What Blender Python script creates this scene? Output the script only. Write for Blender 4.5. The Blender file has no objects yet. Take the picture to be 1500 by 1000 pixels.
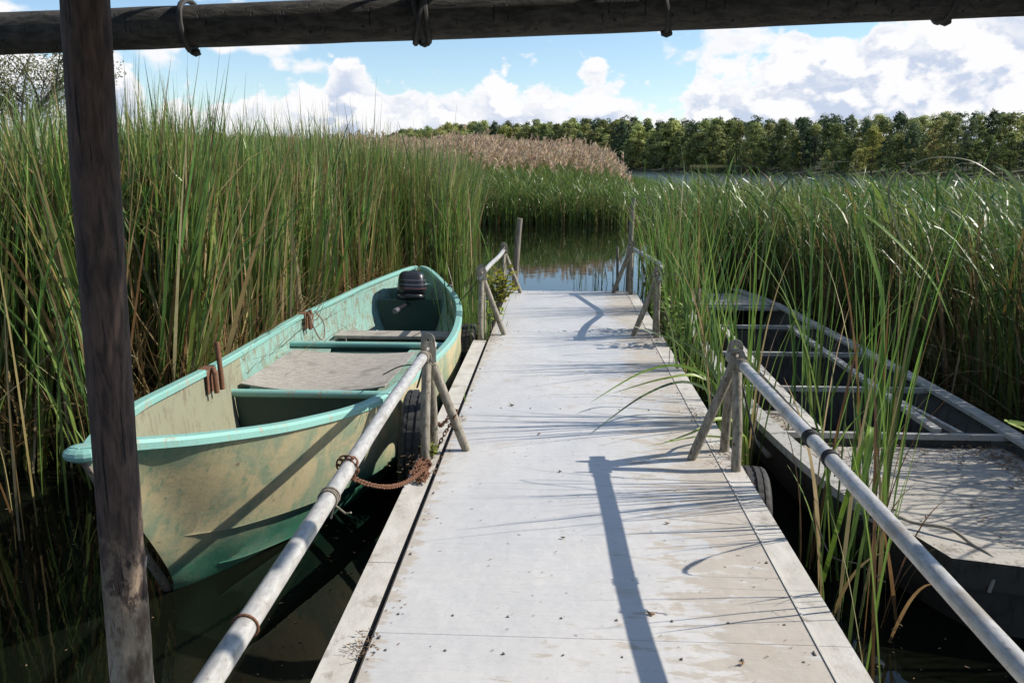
import bpy, math, random
import numpy as np
from mathutils import Vector, Matrix
random.seed(7); RNG = np.random.default_rng(11)
S = bpy.context.scene; COL = S.collection
PI = math.pi

# ------------------------------------------------------------------ camera
cam = bpy.data.cameras.new('camera'); cam_o = bpy.data.objects.new('camera', cam); COL.objects.link(cam_o)
cam.sensor_width = 36.0; cam.lens = 36.0 * 1210 / 1500
cam.clip_start = 0.05; cam.clip_end = 9000
cam_o.location = (0, 0, 1.95)
cam_o.rotation_euler = (math.radians(90 - 12.127), 0, math.radians(3.0757))
S.camera = cam_o

# ------------------------------------------------------------------ light
SUN_EL = math.radians(37.5); SUN_AZ = math.atan2(0.18, 1.0)         # azimuth measured from +X towards +Y
sd = Vector((math.cos(SUN_EL) * math.cos(SUN_AZ), math.cos(SUN_EL) * math.sin(SUN_AZ), math.sin(SUN_EL)))
sun = bpy.data.lights.new('sun', 'SUN'); sun_o = bpy.data.objects.new('sun', sun); COL.objects.link(sun_o)
sun.energy = 5.0; sun.angle = math.radians(0.53); sun.color = (1.0, 0.94, 0.85)
sun_o.rotation_euler = (-sd).to_track_quat('-Z', 'Y').to_euler()
S.view_settings.view_transform = 'Standard'; S.view_settings.look = 'None'
S.view_settings.exposure = 0.4; S.view_settings.gamma = 1.0; S.view_settings.use_curve_mapping = False

# ------------------------------------------------------------------ node helper
class NT:
    def __init__(s, tree): s.t = tree; s.n = tree.nodes; s.l = tree.links
    def new(s, typ, **kw):
        nd = s.n.new(typ)
        for k, v in kw.items(): setattr(nd, k, v)
        return nd
    def put(s, sock, v):
        if isinstance(v, bpy.types.NodeSocket): s.l.new(v, sock)
        elif v is not None: sock.default_value = v
    def m(s, op, a, b=None, c=None, clamp=False):
        nd = s.new('ShaderNodeMath', operation=op, use_clamp=clamp)
        s.put(nd.inputs[0], a)
        if b is not None: s.put(nd.inputs[1], b)
        if c is not None: s.put(nd.inputs[2], c)
        return nd.outputs[0]
    def mix(s, f, a, b, typ='RGBA', blend='MIX'):
        nd = s.new('ShaderNodeMix', data_type=typ)
        if typ == 'RGBA':
            nd.blend_type = blend
            s.put(nd.inputs[0], f); s.put(nd.inputs[6], c4(a)); s.put(nd.inputs[7], c4(b)); return nd.outputs[2]
        s.put(nd.inputs[0], f); s.put(nd.inputs[2], a); s.put(nd.inputs[3], b); return nd.outputs[0]
    def noise(s, vec, scale, detail=4, rough=0.55, dist=0.0, out='Fac'):
        nd = s.new('ShaderNodeTexNoise'); s.put(nd.inputs['Vector'], vec)
        nd.inputs['Scale'].default_value = scale; nd.inputs['Detail'].default_value = detail
        nd.inputs['Roughness'].default_value = rough; nd.inputs['Distortion'].default_value = dist
        return nd.outputs[out]
    def sm(s, v, a, b, lo=0.0, hi=1.0):
        nd = s.new('ShaderNodeMapRange', interpolation_type='SMOOTHSTEP')
        s.put(nd.inputs[0], v)
        for i, q in enumerate((a, b, lo, hi)): s.put(nd.inputs[i + 1], q)
        return nd.outputs[0]
    def scalev(s, v, sc, loc=(0, 0, 0)):
        nd = s.new('ShaderNodeMapping'); s.put(nd.inputs[0], v)
        nd.inputs['Scale'].default_value = sc; nd.inputs['Location'].default_value = loc; return nd.outputs[0]
def c4(c):
    if isinstance(c, tuple) and len(c) == 3: return (c[0], c[1], c[2], 1.0)
    return c

def material(name, fn):
    m = bpy.data.materials.new(name); m.use_nodes = True
    t = NT(m.node_tree); b = m.node_tree.nodes['Principled BSDF']
    pos = t.new('ShaderNodeTexCoord').outputs['Object']
    geo = t.new('ShaderNodeNewGeometry')
    fn(t, b, pos, geo)
    return m
def bump(t, b, h, dist, strength=1.0):
    nd = t.new('ShaderNodeBump'); nd.inputs['Distance'].default_value = dist; nd.inputs['Strength'].default_value = strength
    t.put(nd.inputs['Height'], h); t.put(b.inputs['Normal'], nd.outputs[0])

# ------------------------------------------------------------------ world: sky and clouds
W = bpy.data.worlds.new('World'); S.world = W; W.use_nodes = True
wt = NT(W.node_tree); bg = W.node_tree.nodes['Background']; bg.inputs['Strength'].default_value = 0.125
sky = wt.new('ShaderNodeTexSky', sky_type='NISHITA', sun_disc=False)
sky.sun_elevation = SUN_EL; sky.sun_rotation = PI / 2 - SUN_AZ
sky.altitude = 0; sky.air_density = 1.0; sky.dust_density = 0.25; sky.ozone_density = 3.0
gen = wt.new('ShaderNodeTexCoord').outputs['Generated']
sx = wt.new('ShaderNodeSeparateXYZ'); wt.put(sx.inputs[0], gen)
az = wt.m('ARCTAN2', sx.outputs[0], sx.outputs[1])                  # 0 along +Y, positive to the right
el = wt.m('ARCSINE', sx.outputs[2])
# cloud-top profile by azimuth (radians), made from real cumulus heights
prof = [(-0.80, .150), (-.675, .150), (-.62, .120), (-.555, .135), (-.515, .128), (-.485, .138), (-.455, .090), (-.43, .078), (-.36, .082), (-.33, .092), (-.305, .110),
        (-.275, .112), (-.252, .138), (-.235, .132), (-.215, .104), (-.18, .092), (-.14, .094), (-.095, .098), (-.068, .116), (-.045, .094),
        (-.02, .110), (.01, .098), (.036, .130), (.052, .120), (.075, .088), (.10, .080), (.13, .070), (.148, .078), (.157, .118), (.19, .130),
        (.22, .132), (.26, .150), (.31, .150), (.36, .165), (.42, .180), (.50, .205), (.60, .205), (.80, .15)]
fc = wt.new('ShaderNodeFloatCurve'); cu = fc.mapping.curves[0]
pp = [((a + .8) / 1.6, h * 4) for a, h in prof]
cu.points[0].location = pp[0]; cu.points[1].location = pp[-1]
for q in pp[1:-1]: cu.points.new(*q)
fc.mapping.update()
wt.put(fc.inputs['Value'], wt.m('DIVIDE', wt.m('ADD', az, .8), 1.6, clamp=True))
hp = wt.m('DIVIDE', fc.outputs[0], 4.0)
# outside the curve's range the bank of cumulus goes on with a slow random profile
outside = wt.sm(wt.m('ABSOLUTE', az), .72, .95)
slow = wt.noise(gen, 5.0, 2, .5)
hp = wt.mix(outside, hp, wt.sm(slow, .3, .75, .05, .22), 'FLOAT')
def cloudn(vec):
    a = wt.noise(vec, 17.0, 7, .56, .25)
    vo = wt.new('ShaderNodeTexVoronoi', feature='SMOOTH_F1'); wt.put(vo.inputs['Vector'], wt.mix(.07, vec, wt.noise(vec, 30, 3, .6, out='Color')))
    vo.inputs['Scale'].default_value = 26.0; vo.inputs['Smoothness'].default_value = .35
    return wt.m('ADD', wt.m('MULTIPLY', a, 1.0), wt.m('MULTIPLY', vo.outputs['Distance'], -.42))
vv = wt.scalev(gen, (1.0, 1.0, 1.5))
n0 = cloudn(vv)
n1 = cloudn(wt.scalev(gen, (1.0, 1.0, 1.5), (.010, -.004, .020)))
fld = wt.m('ADD', wt.m('SUBTRACT', hp, el), wt.m('MULTIPLY', wt.m('SUBTRACT', n0, .34), .14))
# a few loose puffs higher up: (px, py, rx, ry) about the picture
def puff(px, py, rx, ry, k=1.0):
    u = (px - 816.5) / 1210; v = (240 - py) / 1210
    du = wt.m('DIVIDE', wt.m('SUBTRACT', az, u), rx / 1210); dv = wt.m('DIVIDE', wt.m('SUBTRACT', el, v), ry / 1210)
    d = wt.m('SQRT', wt.m('ADD', wt.m('POWER', du, 2.0), wt.m('POWER', dv, 2.0)))
    d = wt.m('SUBTRACT', 1.0, d)
    d = wt.m('ADD', wt.m('MULTIPLY', d, .03 * k), wt.m('MULTIPLY', wt.m('SUBTRACT', n0, .36), .07))
    return d
for q in ((282, 104, 44, 30), (395, 76, 130, 26), (1045, 82, 75, 26), (60, 100, 120, 60), (470, 112, 60, 16), (330, 10, 160, 26)):
    fld = wt.m('MAXIMUM', fld, puff(*q))
# loose cumulus goes on higher up and behind, above the picture
hi = wt.m('ADD', wt.m('MULTIPLY', wt.m('SUBTRACT', wt.noise(wt.scalev(gen, (1, 1, 1.6)), 3.2, 8, .6, .3), .55), .25), wt.m('MULTIPLY', wt.m('SUBTRACT', n0, .36), .05))
fld = wt.m('MAXIMUM', fld, wt.mix(wt.sm(el, .22, .40), -1.0, hi, 'FLOAT'))
alpha = wt.sm(fld, -.006, .013)
lit = wt.m('ADD', .5, wt.m('ADD', wt.m('MULTIPLY', wt.m('SUBTRACT', n0, n1), 1.6), wt.m('MULTIPLY', wt.m('SUBTRACT', wt.noise(vv, 13.0, 5, .5, .3), wt.noise(wt.scalev(gen, (1.0, 1.0, 1.5), (.022, -.008, .034)), 13.0, 5, .5, .3)), 2.2)))
depth = wt.sm(fld, .0, .085)                                        # deep inside the bank the clouds stand behind one another
big = wt.noise(wt.scalev(gen, (1, 1, 2.2)), 9.0, 3, .5)
shade = wt.m('MULTIPLY', wt.sm(wt.m('ADD', lit, wt.m('MULTIPLY', big, .5)), .48, .92), 1.0, clamp=True)
shade = wt.m('MAXIMUM', shade, wt.m('SUBTRACT', 1.0, wt.m('MULTIPLY', depth, 1.3)))
ccol = wt.mix(shade, (3.6, 4.1, 5.1), (6.0, 6.0, 6.1))
hsv = wt.new('ShaderNodeHueSaturation'); hsv.inputs['Saturation'].default_value = 1.02; hsv.inputs['Value'].default_value = 1.0
wt.put(hsv.inputs['Color'], sky.outputs[0])
low = wt.sm(el, -.03, .0)
wt.put(bg.inputs['Color'], wt.mix(wt.m('MULTIPLY', alpha, low), hsv.outputs[0], ccol))

# ------------------------------------------------------------------ mesh builder
class MB:
    def __init__(s): s.v = []; s.f = []
    def add(s, vs, fs):
        o = len(s.v); s.v += [tuple(v) for v in vs]; s.f += [tuple(i + o for i in f) for f in fs]; return s
    def box(s, c, size, M=None, ch=0.0):
        x, y, z = (q / 2 for q in size); c = Vector(c)
        if ch <= 0:
            vs = [Vector((a * x, b * y, d * z)) for d in (-1, 1) for a, b in ((-1, -1), (1, -1), (1, 1), (-1, 1))]
            fs = [(3, 2, 1, 0), (4, 5, 6, 7), (0, 1, 5, 4), (1, 2, 6, 5), (2, 3, 7, 6), (3, 0, 4, 7)]
        else:
            vs = []; 
            for d, k in ((-1, ch), (-1 + ch / z, 0), (1 - ch / z, 0), (1, ch)):
                for a, b in ((-1, -1), (1, -1), (1, 1), (-1, 1)):
                    vs.append(Vector((a * (x - k), b * (y - k), d * z)))
            fs = [(3, 2, 1, 0), (12, 13, 14, 15)]
            for r in range(3):
                for i in range(4): j = (i + 1) % 4; fs.append((r * 4 + i, r * 4 + j, r * 4 + 4 + j, r * 4 + 4 + i))
        if M is not None: vs = [M @ v for v in vs]
        return s.add([c + v for v in vs], fs)
    def tube(s, pts, r, n=10, cap=True, wob=0.0):
        pts = [Vector(p) for p in pts]; N = len(pts)
        rs = r if isinstance(r, (list, tuple)) else [r] * N
        vs = []; fs = []; up = None
        for i, p in enumerate(pts):
            d = (pts[min(i + 1, N - 1)] - pts[max(i - 1, 0)]).normalized()
            if up is None:
                up = Vector((0, 0, 1)) if abs(d.z) < .9 else Vector((1, 0, 0))
            a = d.cross(up)
            if a.length < 1e-4: a = d.cross(Vector((0, 1, 0)))
            a.normalize(); b = a.cross(d).normalized(); up = b
            for k in range(n):
                t = 2 * PI * k / n; rr = rs[i] * (1 + wob * random.uniform(-1, 1))
                vs.append(p + a * math.cos(t) * rr + b * math.sin(t) * rr)
        for i in range(N - 1):
            for k in range(n):
                k2 = (k + 1) % n; fs.append((i * n + k, i * n + k2, (i + 1) * n + k2, (i + 1) * n + k))
        if cap: fs.append(tuple(range(n - 1, -1, -1))); fs.append(tuple((N - 1) * n + k for k in range(n)))
        return s.add(vs, fs)
    def loop(s, pts, r, n=6):          # closed tube
        pts = [Vector(p) for p in pts]; N = len(pts); c = sum(pts, Vector()) / N; vs = []; fs = []
        for i, p in enumerate(pts):
            d = (pts[(i + 1) % N] - pts[i - 1]).normalized(); a = (p - c); a = (a - d * a.dot(d)).normalized(); b = d.cross(a)
            for k in range(n): t = 2 * PI * k / n; vs.append(p + a * math.cos(t) * r + b * math.sin(t) * r)
        for i in range(N):
            for k in range(n): k2 = (k + 1) % n; j = (i + 1) % N; fs.append((i * n + k, i * n + k2, j * n + k2, j * n + k))
        return s.add(vs, fs)
    def grid(s, rows, close=False):
        m = len(rows[0]); vs = [v for r in rows for v in r]; fs = []
        for i in range(len(rows) - 1):
            for j in range(m - (0 if close else 1)):
                j2 = (j + 1) % m; fs.append((i * m + j, i * m + j2, (i + 1) * m + j2, (i + 1) * m + j))
        return s.add(vs, fs)
    def plate(s, c, r, hole, th, z0, M=None, n=20):   # round-topped flange in local XZ plane, thickness along Y
        c = Vector(c); out = []; inn = []
        for k in range(n):
            t = 2 * PI * k / n; x = math.cos(t) * r; z = math.sin(t) * r
            if z < 0: z = max(-z0, z * 9); x = math.copysign(r, x) if abs(x) > .3 * r else x
            out.append((x, z)); inn.append((math.cos(t) * hole, math.sin(t) * hole))
        rows = []
        for pts, y in ((inn, -th / 2), (out, -th / 2), (out, th / 2), (inn, th / 2)):
            q = [Vector((x, y, z)) for x, z in pts]
            if M is not None: q = [M @ v for v in q]
            rows.append([c + v for v in q])
        rows.append(rows[0]); return s.grid(rows, close=True)

def mesh(name, mb, mat, smooth=False, ang=None):
    me = bpy.data.meshes.new(name); me.from_pydata(mb.v, [], mb.f)
    if mat is not None: me.materials.append(mat)
    if smooth:
        me.polygons.foreach_set('use_smooth', [True] * len(me.polygons))
        if ang is not None: me.set_sharp_from_angle(angle=math.radians(ang))
    me.update(); return me
def root_of(p):
    while p.parent is not None: p = p.parent
    return p
def part(name, mb, mat, parent=None, smooth=False, ang=40, label=None, stuff=False, bevel=0.0):
    """link mb (in world coordinates) as ONE mesh object; parts keep their thing's origin"""
    if parent is not None:
        o0 = root_of(parent)['base']; mb.v = [(x - o0[0], y - o0[1], z - o0[2]) for x, y, z in mb.v]
    me = mesh(name, mb, mat, smooth, ang)
    o = bpy.data.objects.new(name, me); COL.objects.link(o)
    if parent is not None: o.parent = parent
    if label: o['label'] = label
    if stuff: o['kind'] = 'stuff'
    if bevel:
        bv = o.modifiers.new('bevel', 'BEVEL'); bv.width = bevel; bv.segments = 2; bv.limit_method = 'ANGLE'
    return o
def thing(name, label, cat, loc, group=None):
    o = bpy.data.objects.new(name, None); COL.objects.link(o); o.location = loc; o.empty_display_size = .1
    o['base'] = [float(q) for q in loc]; o['label'] = label; o['category'] = cat
    if group: o['group'] = group
    return o
def single(name, mb, mat, label, cat, loc, group=None, smooth=False, ang=40):
    mb.v = [(x - loc[0], y - loc[1], z - loc[2]) for x, y, z in mb.v]
    o = bpy.data.objects.new(name, mesh(name, mb, mat, smooth, ang)); COL.objects.link(o); o.location = loc
    o['label'] = label; o['category'] = cat
    if group: o['group'] = group
    return o
def setting(name, mb, mat, smooth=False):
    o = bpy.data.objects.new(name, mesh(name, mb, mat, smooth)); COL.objects.link(o); o['kind'] = 'structure'; return o
def npmesh(name, V, F4, mat, colors=None, smooth=False):
    """V (n,3), F4 (m,4) quads, colours (n,3)"""
    me = bpy.data.meshes.new(name); me.vertices.add(len(V)); me.vertices.foreach_set('co', V.astype(np.float32).ravel())
    m = len(F4); me.loops.add(m * 4); me.loops.foreach_set('vertex_index', F4.astype(np.int32).ravel())
    me.polygons.add(m); me.polygons.foreach_set('loop_start', np.arange(0, m * 4, 4, dtype=np.int32))
    me.polygons.foreach_set('use_smooth', np.full(m, smooth))
    me.materials.append(mat); me.update(calc_edges=True)
    if colors is not None:
        a = me.color_attributes.new('Col', 'FLOAT_COLOR', 'POINT')
        a.data.foreach_set('color', np.concatenate([colors, np.ones((len(V), 1))], 1).astype(np.float32).ravel())
    return me
def lerp(a, b, t): return a + (b - a) * t

# ------------------------------------------------------------------ materials
def f_deck(t, b, p, g):
    big = t.noise(p, 1.3, 5, .6); mid = t.noise(t.scalev(p, (1.2, 3.4, 1)), 5, 6, .65, .3); fine = t.noise(p, 90, 4, .7)
    xs = t.new('ShaderNodeSeparateXYZ'); t.put(xs.inputs[0], t.new('ShaderNodeNewGeometry').outputs['Position'])
    right = t.m('MAXIMUM', t.sm(xs.outputs[0], .25, .85), t.m('MULTIPLY', t.sm(xs.outputs[0], -.50, -.60), .9))
    col = t.mix(t.sm(big, .35, .7), (.48, .475, .465), (.545, .525, .495))
    tan = t.sm(t.m('ADD', t.m('MULTIPLY', mid, .75), t.m('ADD', t.m('MULTIPLY', big, .35), t.m('MULTIPLY', right, .19))), .635, .71)
    col = t.mix(t.m('MULTIPLY', tan, .75), col, (.37, .32, .255))
    wave = t.noise(t.scalev(p, (1.0, 11, 1)), 3.2, 4, .6, .6)
    col = t.mix(t.m('MULTIPLY', t.sm(wave, .52, .66), .10), col, (.30, .27, .24))
    patch = t.noise(t.scalev(p, (1, 1, 1), (3, 7, 0)), 3.0, 3, .5)
    col = t.mix(t.m('MULTIPLY', t.sm(patch, .66, .76), .35), col, (.34, .26, .18))
    vo = t.new('ShaderNodeTexVoronoi'); t.put(vo.inputs['Vector'], t.mix(.03, p, t.noise(p, 30, 3, out='Color'))); vo.inputs['Scale'].default_value = 11
    dots = t.m('MULTIPLY', t.sm(vo.outputs['Distance'], .10, .05), t.sm(t.noise(p, 3, 2), .5, .6))
    col = t.mix(t.m('MULTIPLY', dots, .8), col, (.13, .085, .05))
    col = t.mix(t.m('MULTIPLY', t.sm(fine, .57, .72), .38), col, (.2, .17, .13))
    scr = t.noise(t.scalev(p, (14, 1.2, 1)), 6, 3, .5); col = t.mix(t.m('MULTIPLY', t.sm(scr, .66, .74), .3), col, (.6, .6, .6))
    t.put(b.inputs['Base Color'], col)
    t.put(b.inputs['Roughness'], t.mix(tan, t.mix(mid, .34, .5, 'FLOAT'), .75, 'FLOAT'))
    b.inputs['Metallic'].default_value = .0
    bump(t, b, t.m('ADD', t.m('MULTIPLY', big, 6), t.m('ADD', t.m('MULTIPLY', wave, 1.2), t.m('MULTIPLY', fine, .12))), .004)
M_deck = material('weathered grey plate', f_deck)
def f_edge(t, b, p, g):
    n = t.noise(t.scalev(p, (2, 1.0, 2)), 5, 6, .65); f = t.noise(p, 60, 4, .7); st = t.noise(p, 5, 5, .65)
    col = t.mix(t.sm(n, .3, .7), (.42, .39, .34), (.53, .505, .455))
    col = t.mix(t.m('MULTIPLY', t.sm(st, .55, .68), .7), col, (.20, .165, .12)); col = t.mix(t.m('MULTIPLY', t.sm(f, .6, .75), .4), col, (.12, .1, .07))
    t.put(b.inputs['Base Color'], col); b.inputs['Roughness'].default_value = .7; bump(t, b, t.m('ADD', n, t.m('MULTIPLY', f, .3)), .004)
M_edge = material('sun bleached edge board', f_edge)
def f_dark(t, b, p, g):
    n = t.noise(p, 9, 5, .6); t.put(b.inputs['Base Color'], t.mix(n, (.018, .017, .015), (.06, .05, .04))); b.inputs['Roughness'].default_value = .8
M_dark = material('dark rusted steel', f_dark)
def f_pipe(t, b, p, g):
    n = t.noise(t.scalev(p, (9, 3, 9)), 6, 5, .65); f = t.noise(p, 55, 3, .6)
    col = t.mix(t.sm(n, .3, .7), (.33, .32, .30), (.52, .505, .475)); col = t.mix(t.m('MULTIPLY', t.sm(f, .58, .72), .5), col, (.17, .12, .08))
    col = t.mix(t.m('MULTIPLY', t.sm(t.noise(p, 3.2, 4, .6), .56, .7), .6), col, (.25, .2, .14))
    t.put(b.inputs['Base Color'], col); b.inputs['Metallic'].default_value = .2; t.put(b.inputs['Roughness'], t.mix(n, .5, .32, 'FLOAT')); bump(t, b, f, .001)
M_pipe = material('galvanised pipe', f_pipe)
def f_stand(t, b, p, g):
    n = t.noise(t.scalev(p, (8, 8, 2)), 7, 5, .65); col = t.mix(t.sm(n, .3, .7), (.15, .125, .09), (.33, .30, .24))
    col = t.mix(t.sm(t.noise(p, 26, 4, .7), .56, .68), col, (.10, .075, .045))
    t.put(b.inputs['Base Color'], col); b.inputs['Roughness'].default_value = .68; b.inputs['Metallic'].default_value = .15; bump(t, b, n, .002)
M_stand = material('dirty galvanised stand', f_stand)
def f_rust(t, b, p, g):
    n = t.noise(p, 40, 5, .7); t.put(b.inputs['Base Color'], t.mix(n, (.05, .02, .01), (.24, .105, .05))); b.inputs['Roughness'].default_value = .85; bump(t, b, n, .002)
M_rust = material('rust', f_rust)
def f_wood(c1, c2, sc=(10, 10, 1), r=.8):
    def f(t, b, p, g):
        n = t.noise(t.scalev(p, sc), 6, 7, .65, .4); k = t.noise(p, 5, 3, .5); cr = t.noise(t.scalev(p, (30, 30, .9)), 3, 3, .5)
        col = t.mix(t.sm(n, .3, .7), c1, c2); col = t.mix(t.m('MULTIPLY', t.sm(k, .55, .7), .5), col, tuple(q * .5 for q in c1))
        col = t.mix(t.sm(cr, .64, .68), col, tuple(q * .35 for q in c1))
        t.put(b.inputs['Base Color'], col); b.inputs['Roughness'].default_value = r; bump(t, b, t.m('SUBTRACT', n, t.m('MULTIPLY', t.sm(cr, .64, .68), .8)), .006)
    return f
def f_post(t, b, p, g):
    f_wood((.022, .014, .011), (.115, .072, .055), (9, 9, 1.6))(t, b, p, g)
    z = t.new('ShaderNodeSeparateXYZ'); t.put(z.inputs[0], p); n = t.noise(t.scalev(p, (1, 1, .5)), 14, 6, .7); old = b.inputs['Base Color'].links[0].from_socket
    bare_lit = t.sm(t.m('ADD', z.outputs[2], t.m('MULTIPLY', t.m('SUBTRACT', n, .5), 1.9)), .98, .78)  # worn foot painted paler, standing in for sunlight on the lower post
    t.put(b.inputs['Base Color'], t.mix(bare_lit, old, t.mix(t.sm(n, .35, .65), (.12, .08, .05), (.46, .37, .27))))
M_post = material('brown debarked post lit at foot', f_post)
M_beam = material('weathered pole', f_wood((.016, .015, .013), (.075, .069, .058), (3, 9, 9)))
M_roof = material('old roof board', f_wood((.06, .05, .04), (.14, .12, .1), (1, 10, 10)))
M_stake = material('grey stake', f_wood((.13, .11, .085), (.30, .26, .21)))
M_bark = material('bark', f_wood((.05, .04, .03), (.14, .12, .1)))
M_ply = material('weathered plywood', f_wood((.25, .225, .19), (.40, .365, .315), (2, 9, 1), .75))
def f_rope(t, b, p, g):
    n = t.noise(p, 130, 2); t.put(b.inputs['Base Color'], t.mix(n, (.14, .12, .09), (.34, .30, .24))); b.inputs['Roughness'].default_value = .9
M_rope = material('old rope', f_rope)
def f_black(t, b, p, g):
    n = t.noise(p, 30, 4, .6); t.put(b.inputs['Base Color'], t.mix(n, (.012, .012, .013), (.05, .048, .045))); b.inputs['Roughness'].default_value = .72; bump(t, b, n, .002)
M_tyre = material('tyre rubber', f_black)
def hullmat(name, base, scum, top, gray=False):
    def f(t, b, p, g):
        big = t.noise(p, 2.2, 6, .62, .3); vs = t.noise(t.scalev(p, (5, 5, .8)), 4, 6, .68); fine = t.noise(p, 45, 4, .7)
        z = t.new('ShaderNodeSeparateXYZ'); t.put(z.inputs[0], p)
        col = t.mix(t.sm(big, .35, .7), base, tuple(q * 1.3 for q in base))
        # old scum and faded paint over most of the side, bare green at the waterline, fresh paint under the gunwale
        band = t.m('MULTIPLY', t.sm(t.m('ADD', z.outputs[2], t.m('MULTIPLY', big, .5)), .36, .66), t.sm(t.m('ADD', z.outputs[2], t.m('MULTIPLY', vs, .30)), 1.12, .86))
        band = t.m('MULTIPLY', band, t.sm(vs, .22, .48))
        col = t.mix(t.m('MULTIPLY', band, .97), col, t.mix(vs, scum, tuple(q * 1.3 for q in scum)))
        mot = t.noise(t.scalev(p, (1, 1, 1), (8, 3, 1)), 3.1, 7, .66, .4); col = t.mix(t.m('MULTIPLY', t.sm(mot, .46, .62), .72), col, (.16, .26, .18))
        sc = t.noise(t.scalev(p, (22, 22, 1.0)), 3, 4, .6)
        col = t.mix(t.m('MULTIPLY', t.sm(sc, .63, .70), .4), col, top)
        col = t.mix(t.m('MULTIPLY', t.sm(fine, .58, .72), .35), col, (.07, .06, .04))
        spot = t.noise(t.scalev(p, (1, 1, 1), (5, 2, 9)), 11, 5, .7); col = t.mix(t.m('MULTIPLY', t.sm(spot, .66, .70), .7), col, (.10, .075, .05))
        t.put(b.inputs['Base Color'], col); t.put(b.inputs['Roughness'], t.mix(band, .38, .62, 'FLOAT'))
        bump(t, b, t.m('ADD', big, t.m('MULTIPLY', fine, .3)), .004)
    return material(name, f)
M_hull = hullmat('green hull outside', (.055, .205, .135), (.40, .335, .195), (.42, .43, .33))
def paintmat(name, paint, under, amt=.58, r=.4, dirt=(.10, .08, .05)):
    def f(t, b, p, g):
        n = t.noise(p, 7, 7, .7, .4); v = t.noise(t.scalev(p, (7, 6, 1.3)), 5, 7, .72); big = t.noise(p, 1.7, 3, .5)
        col = t.mix(big, paint, tuple(q * .8 for q in paint))
        w = t.sm(t.m('ADD', t.m('MULTIPLY', n, .45), t.m('MULTIPLY', v, .55)), amt - .02, amt + .09)
        col = t.mix(t.m('MULTIPLY', w, .9), col, t.mix(v, under, tuple(q * .6 for q in under)))
        fn = t.noise(p, 60, 4, .7); col = t.mix(t.m('MULTIPLY', t.sm(fn, .57, .72), .4), col, dirt)
        t.put(b.inputs['Base Color'], col); t.put(b.inputs['Roughness'], t.mix(w, r, .75, 'FLOAT')); bump(t, b, t.m('ADD', t.m('MULTIPLY', w, -.3), t.m('MULTIPLY', fn, .2)), .003)
    return material(name, f)
M_gun = paintmat('turquoise gunwale paint', (.235, .475, .41), (.45, .38, .27), .535)
M_inner = paintmat('green inner side', (.25, .43, .37), (.25, .23, .15), .495, .5)
M_bow_in = paintmat('stained bow inside', (.27, .27, .18), (.22, .19, .125), .52, .6)
M_green = paintmat('shade darkened green paint', (.012, .046, .037), (.03, .028, .02), .60, .5)  # green taken near black, shade on the inner boards put into the colour
M_grey_in = paintmat('grey floor paint', (.36, .36, .32), (.20, .18, .14), .52, .6)
M_hull2 = paintmat('shade darkened hull', (.055, .048, .036), (.03, .025, .018), .5, .85)  # boat grey painted much darker, standing for the side turned from the sun
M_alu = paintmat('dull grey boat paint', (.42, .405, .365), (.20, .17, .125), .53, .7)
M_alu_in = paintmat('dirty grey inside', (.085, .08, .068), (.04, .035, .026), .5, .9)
M_alu_floor = paintmat('pale dirty boat floor', (.42, .385, .33), (.22, .18, .13), .54, .8)
def f_water(t, b, p, g):
    n = t.noise(t.scalev(p, (1, 1, 1)), 2.2, 3, .55); n2 = t.noise(t.scalev(p, (1.0, 2.6, 1)), 9, 2, .5)
    ys = t.new('ShaderNodeSeparateXYZ'); t.put(ys.inputs[0], p)
    open_ = t.sm(ys.outputs[1], 30, 90)
    t.put(b.inputs['Base Color'], t.mix(t.noise(p, .9, 3), (.002, .0035, .002), (.006, .007, .004)))
    b.inputs['Roughness'].default_value = .03; b.inputs['IOR'].default_value = 1.333
    t.put(b.inputs['Roughness'], t.mix(open_, .02, .14, 'FLOAT'))
    bump(t, b, t.m('ADD', t.m('MULTIPLY', n, .6), t.m('MULTIPLY', n2, t.mix(open_, .05, 1.8, 'FLOAT'))), .0028)
M_water = material('lake water', f_water)
def f_ground(t, b, p, g):
    n = t.noise(p, .4, 6, .6); t.put(b.inputs['Base Color'], t.mix(n, (.03, .035, .012), (.09, .085, .035))); b.inputs['Roughness'].default_value = .95
M_ground = material('grassy ground', f_ground)
def f_leaf(trans, rough):
    def f(t, b, p, g):
        at = t.new('ShaderNodeAttribute', attribute_name='Col'); n = t.noise(p, 6, 3, .6)
        col = t.mix(t.sm(n, .3, .7), t.mix(1.0, at.outputs['Color'], (.72, .70, .66), blend='MULTIPLY'), at.outputs['Color'])
        t.put(b.inputs['Base Color'], col); b.inputs['Roughness'].default_value = rough
        tr = t.new('ShaderNodeBsdfTranslucent'); t.put(tr.inputs['Color'], col)
        mx = t.new('ShaderNodeMixShader'); mx.inputs[0].default_value = trans
        t.l.new(b.outputs[0], mx.inputs[1]); t.l.new(tr.outputs[0], mx.inputs[2])
        out = [q for q in t.n if q.type == 'OUTPUT_MATERIAL'][0]; t.l.new(mx.outputs[0], out.inputs['Surface'])
    return f
M_reed = material('reed leaf', f_leaf(.36, .38))
M_plume = material('reed plume', f_leaf(.45, .9))
def f_fol(t, b, p, g):
    f_leaf(.34, .75)(t, b, p, g)
    r = t.new('ShaderNodeObjectInfo').outputs['Random']; old = b.inputs['Base Color'].links[0].from_socket
    hs = t.new('ShaderNodeHueSaturation'); t.put(hs.inputs['Color'], old); t.put(hs.inputs['Hue'], t.m('ADD', .475, t.m('MULTIPLY', t.m('FRACT', t.m('MULTIPLY', r, 7.3)), .035))); t.put(hs.inputs['Value'], t.m('ADD', .62, t.m('MULTIPLY', r, .85)))
    t.put(b.inputs['Base Color'], hs.outputs[0])
    for q in t.n:
        if q.type == 'BSDF_TRANSLUCENT': t.put(q.inputs['Color'], hs.outputs[0])
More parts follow.
